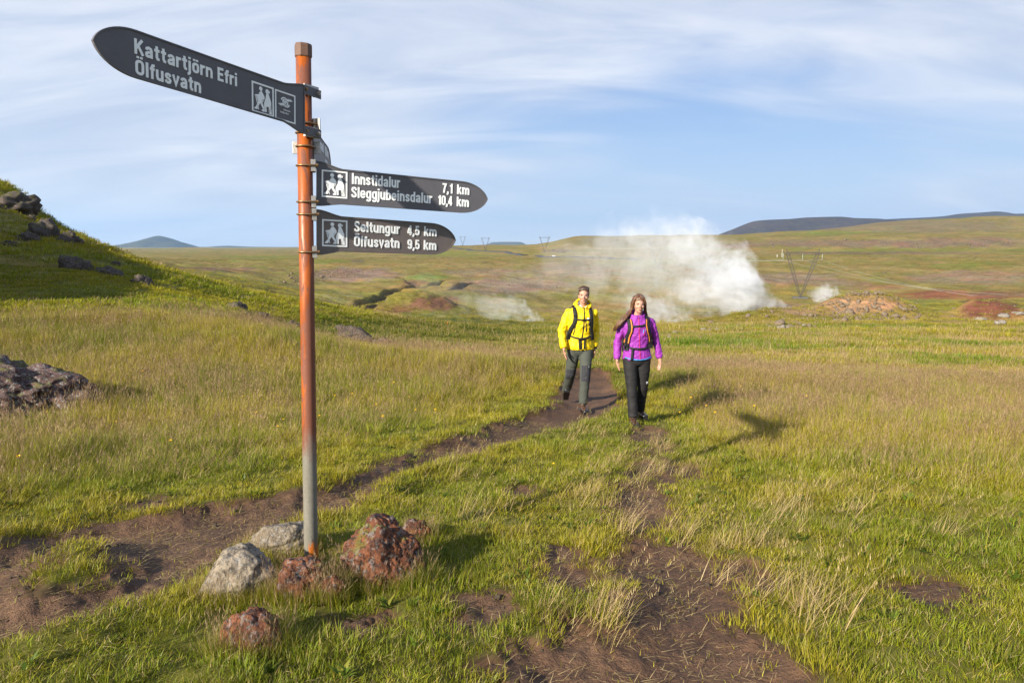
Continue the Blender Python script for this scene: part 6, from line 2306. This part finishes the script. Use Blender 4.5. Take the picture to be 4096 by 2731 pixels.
# ------------------------------------------------------------------ buttercups
M_petal = flat_mat('yellow_petal', (0.80, 0.46, 0.01), 0.5, 0.1, 60)
M_stalk = flat_mat('flower_stalk', (0.10, 0.14, 0.02), 0.7, 0.1, 60)
bm = bmesh.new()
c0 = bm.verts.new((0, 0, .245))
for k in range(5):
    a = 2 * math.pi * k / 5
    pts = [bm.verts.new((math.cos(a + e) * r_, math.sin(a + e) * r_, z_)) for e, r_, z_ in ((-.5, .010, .250), (-.45, .019, .259), (0, .022, .261), (.45, .019, .259), (.5, .010, .250))]
    bm.faces.new([c0] + pts)
me_fl = bpy.data.meshes.new('flower_head'); bm.to_mesh(me_fl); bm.free(); me_fl.materials.append(M_petal)
bm = bmesh.new()
tube(bm, [(0, 0, -.02), (.006, 0, .10), (.002, 0, .20), (0, 0, .247)], [.0018, .0017, .0015, .0013], 5)
me_st = bpy.data.meshes.new('stalk'); bm.to_mesh(me_st); bm.free(); me_st.materials.append(M_stalk)
fl = [(430, 905), (512, 925), (395, 1055), (590, 985), (652, 990), (700, 962), (722, 960), (905, 900), (980, 905), (810, 935), (940, 935), (955, 970), (880, 995), (1000, 975), (735, 985), (770, 935), (865, 955), (1270, 1103), (1560, 930), (1585, 945), (1620, 958),
      (1700, 905), (1730, 960), (1850, 935), (1640, 985), (1560, 970), (110, 975), (270, 1000), (330, 880), (50, 1110), (560, 935), (640, 1010)]
for (u_, v_) in fl:
    h_ = hit(u_ * KD, (v_ + 14) * KD)
    e_ = empty('buttercup', h_, rng.uniform(0, 6.28))
    s_ = rng.uniform(.55, .85)
    e_.scale = (s_, s_, s_ * 1.35)
    tag(e_, 'tiny yellow buttercup blooming in the meadow grass', 'flower', 'buttercups scattered in the grass')
    for nm, me_ in (('flower_head', me_fl), ('stalk', me_st)):
        link(bpy.data.objects.new(nm, me_), e_)


# ------------------------------------------------------------------ steam
def steam(name, u0, v0, dist, ctr, dens, label, nscale=0.12, step=0.35, col=(0.935, 0.955, 0.985)):
    """a plume of vapour: ctr rows are photo (column, centre row, radius in px, strength 0..1)"""
    o0 = at_y(u0, v0, dist)
    px = dist / F
    x = np.array([(c_[0] - u0) * px for c_ in ctr])
    zc2 = np.array([(v0 - c_[1]) * px for c_ in ctr])
    rd = np.array([c_[2] * px for c_ in ctr])
    sg = -1.0 if x[-1] < x[0] else 1.0
    L_ = abs(x[-1])
    s_ = np.abs(x) / L_
    ss = np.linspace(0, 1, 25)
    zz, rr_ = pchip(s_, zc2, ss), pchip(s_, rd, ss)
    bm = bmesh.new()
    rings = []
    pts = [Vector((sg * L_ * a, 0, z_)) for a, z_ in zip(ss, zz)]
    pts = [pts[0] - Vector((sg * rr_[0] * 1.2, 0, rr_[0] * .3))] + pts + [pts[-1] + Vector((sg * rr_[-1] * 1.2, 0, 0))]
    rr2 = [rr_[0] * .4] + [r_ * 1.25 for r_ in rr_] + [rr_[-1] * .4]
    for p_, r_ in zip(pts, rr2):
        rings.append([bm.verts.new((p_.x, r_ * math.cos(2 * math.pi * k / 20), p_.z + r_ * math.sin(2 * math.pi * k / 20))) for k in range(20)])
    for a, b in zip(rings[:-1], rings[1:]):
        for k in range(20):
            bm.faces.new((a[k], a[(k + 1) % 20], b[(k + 1) % 20], b[k]))
    bm.faces.new(rings[0][::-1]); bm.faces.new(rings[-1])
    m, t, out = new_mat('steam')
    oc = t.n('ShaderNodeTexCoord').outputs['Object']
    wob = t.n('ShaderNodeVectorMath', {0: t.noise(oc, nscale * .6, 3, .5, 0, 'Color'), 1: (.5, .5, .5)}, operation='SUBTRACT').outputs[0]
    amp = float(np.median(rd)) * .9
    wv = t.n('ShaderNodeVectorMath', {0: wob, 1: (amp, amp, amp)}, operation='MULTIPLY').outputs[0]
    pos = t.n('ShaderNodeVectorMath', {0: oc, 1: wv}, operation='ADD').outputs[0]
    sp_ = t.n('ShaderNodeSeparateXYZ', {0: pos})
    ta = t.math('MULTIPLY', sp_.outputs[0], sg / L_, clamp=True)

    def curve(vals):
        mx_ = float(max(vals)) or 1.0
        mn_ = float(min(vals + [0]))
        nd = t.n('ShaderNodeFloatCurve', {'Value': ta})
        cm = nd.mapping.curves[0]
        for k, (a, v_) in enumerate(zip(s_, vals)):
            yv = (v_ - mn_) / (mx_ - mn_)
            if k < 2 and k < len(cm.points):
                cm.points[k].location = (float(a), yv)
            else:
                cm.points.new(float(a), yv)
        nd.mapping.update()
        return t.math('MULTIPLY_ADD', nd.outputs[0], mx_ - mn_, mn_)
    cz_, cr_, cd_ = curve(list(zc2)), curve(list(rd)), curve([c_[3] for c_ in ctr])
    dz = t.math('SUBTRACT', sp_.outputs[2], cz_)
    d_ = t.math('DIVIDE', t.math('SQRT', t.math('ADD', t.math('MULTIPLY', dz, dz), t.math('MULTIPLY', sp_.outputs[1], sp_.outputs[1]))), cr_)
    nz_ = t.math('ADD', t.math('MULTIPLY', t.noise(pos, nscale, 4, .55), .62), t.math('MULTIPLY', t.noise(pos, nscale * 4.2, 4, .6), .38))
    fld = t.math('ADD', t.math('SUBTRACT', 1.0, d_), t.math('MULTIPLY', t.math('SUBTRACT', nz_, .5), 5.4))
    den = t.math('MULTIPLY', t.math('MULTIPLY', t.sstep(fld, 0.05, .85), cd_), dens)
    v = t.n('ShaderNodeVolumePrincipled', {'Color': (*col, 1), 'Density': den, 'Anisotropy': .0})
    t.t.links.new(v.outputs[0], out.inputs['Volume'])
    m.cycles.volume_step_rate = step
    o = bm_obj(name, bm, m)
    o.location = o0
    tag(o, label, 'steam', kind='stuff')
    return o


steam('steam_plume', 3180, 1245, 190, [(3180, 1243, 8, .5), (3110, 1230, 32, 1), (3030, 1190, 78, 1), (2950, 1125, 145, 1), (2860, 1110, 170, .75), (2760, 1095, 185, .44), (2660, 1065, 190, .29), (2560, 1045, 185, .24), (2450, 1040, 160, .20), (2330, 1045, 130, .16), (2200, 1080, 100, .10), (2050, 1120, 75, .04)],
      .17, 'big white steam cloud billowing from the hot spring behind the ridge', .13)
steam('steam_plume', 3410, 1230, 175, [(3410, 1224, 14, .7), (3370, 1208, 32, 1), (3320, 1190, 46, 1), (3280, 1178, 42, .8), (3240, 1172, 16, .2)], .32, 'small compact white steam puff beside the big steam cloud', .22)
steam('steam_plume', 2190, 1308, 150, [(2190, 1298, 10, .5), (2140, 1278, 34, .9), (2095, 1250, 50, .50), (2020, 1230, 62, .24), (1900, 1200, 62, .12), (1780, 1160, 55, .06), (1650, 1120, 40, .02)], .42, 'low wispy steam drifting from vents beyond the dark meadow', .2)
steam('steam_plume', 2785, 1308, 150, [(2785, 1298, 10, .6), (2740, 1280, 28, .9), (2670, 1262, 50, .65), (2590, 1230, 66, .36), (2500, 1190, 60, .18), (2400, 1160, 44, .05)], .36, 'thin steam rising from vents beside the walkers', .2)
steam('steam_plume', 2960, 1010, 215, [(2960, 1030, 60, .6), (2880, 990, 80, .55), (2740, 945, 95, .5), (2600, 925, 100, .40), (2480, 950, 85, .3), (2340, 1000, 60, .12)], .06, 'faint upper veil of steam above the big cloud', .12)


# ------------------------------------------------------------------ the air of the valley
bm = bmesh.new()
bmesh.ops.create_cube(bm, size=1.0, matrix=Matrix.Translation((0, 0, 330)) @ Matrix.Diagonal((38000, 38000, 860, 1)))
m, t, out = new_mat('haze')
v = t.n('ShaderNodeVolumePrincipled', {'Color': (0.42, 0.66, 1.0, 1), 'Density': 0.000042, 'Anisotropy': 0.2})
t.t.links.new(v.outputs[0], out.inputs['Volume'])
tag(bm_obj('haze', bm, m, None, False), 'thin bluish air haze over the valley', 'haze', kind='stuff')
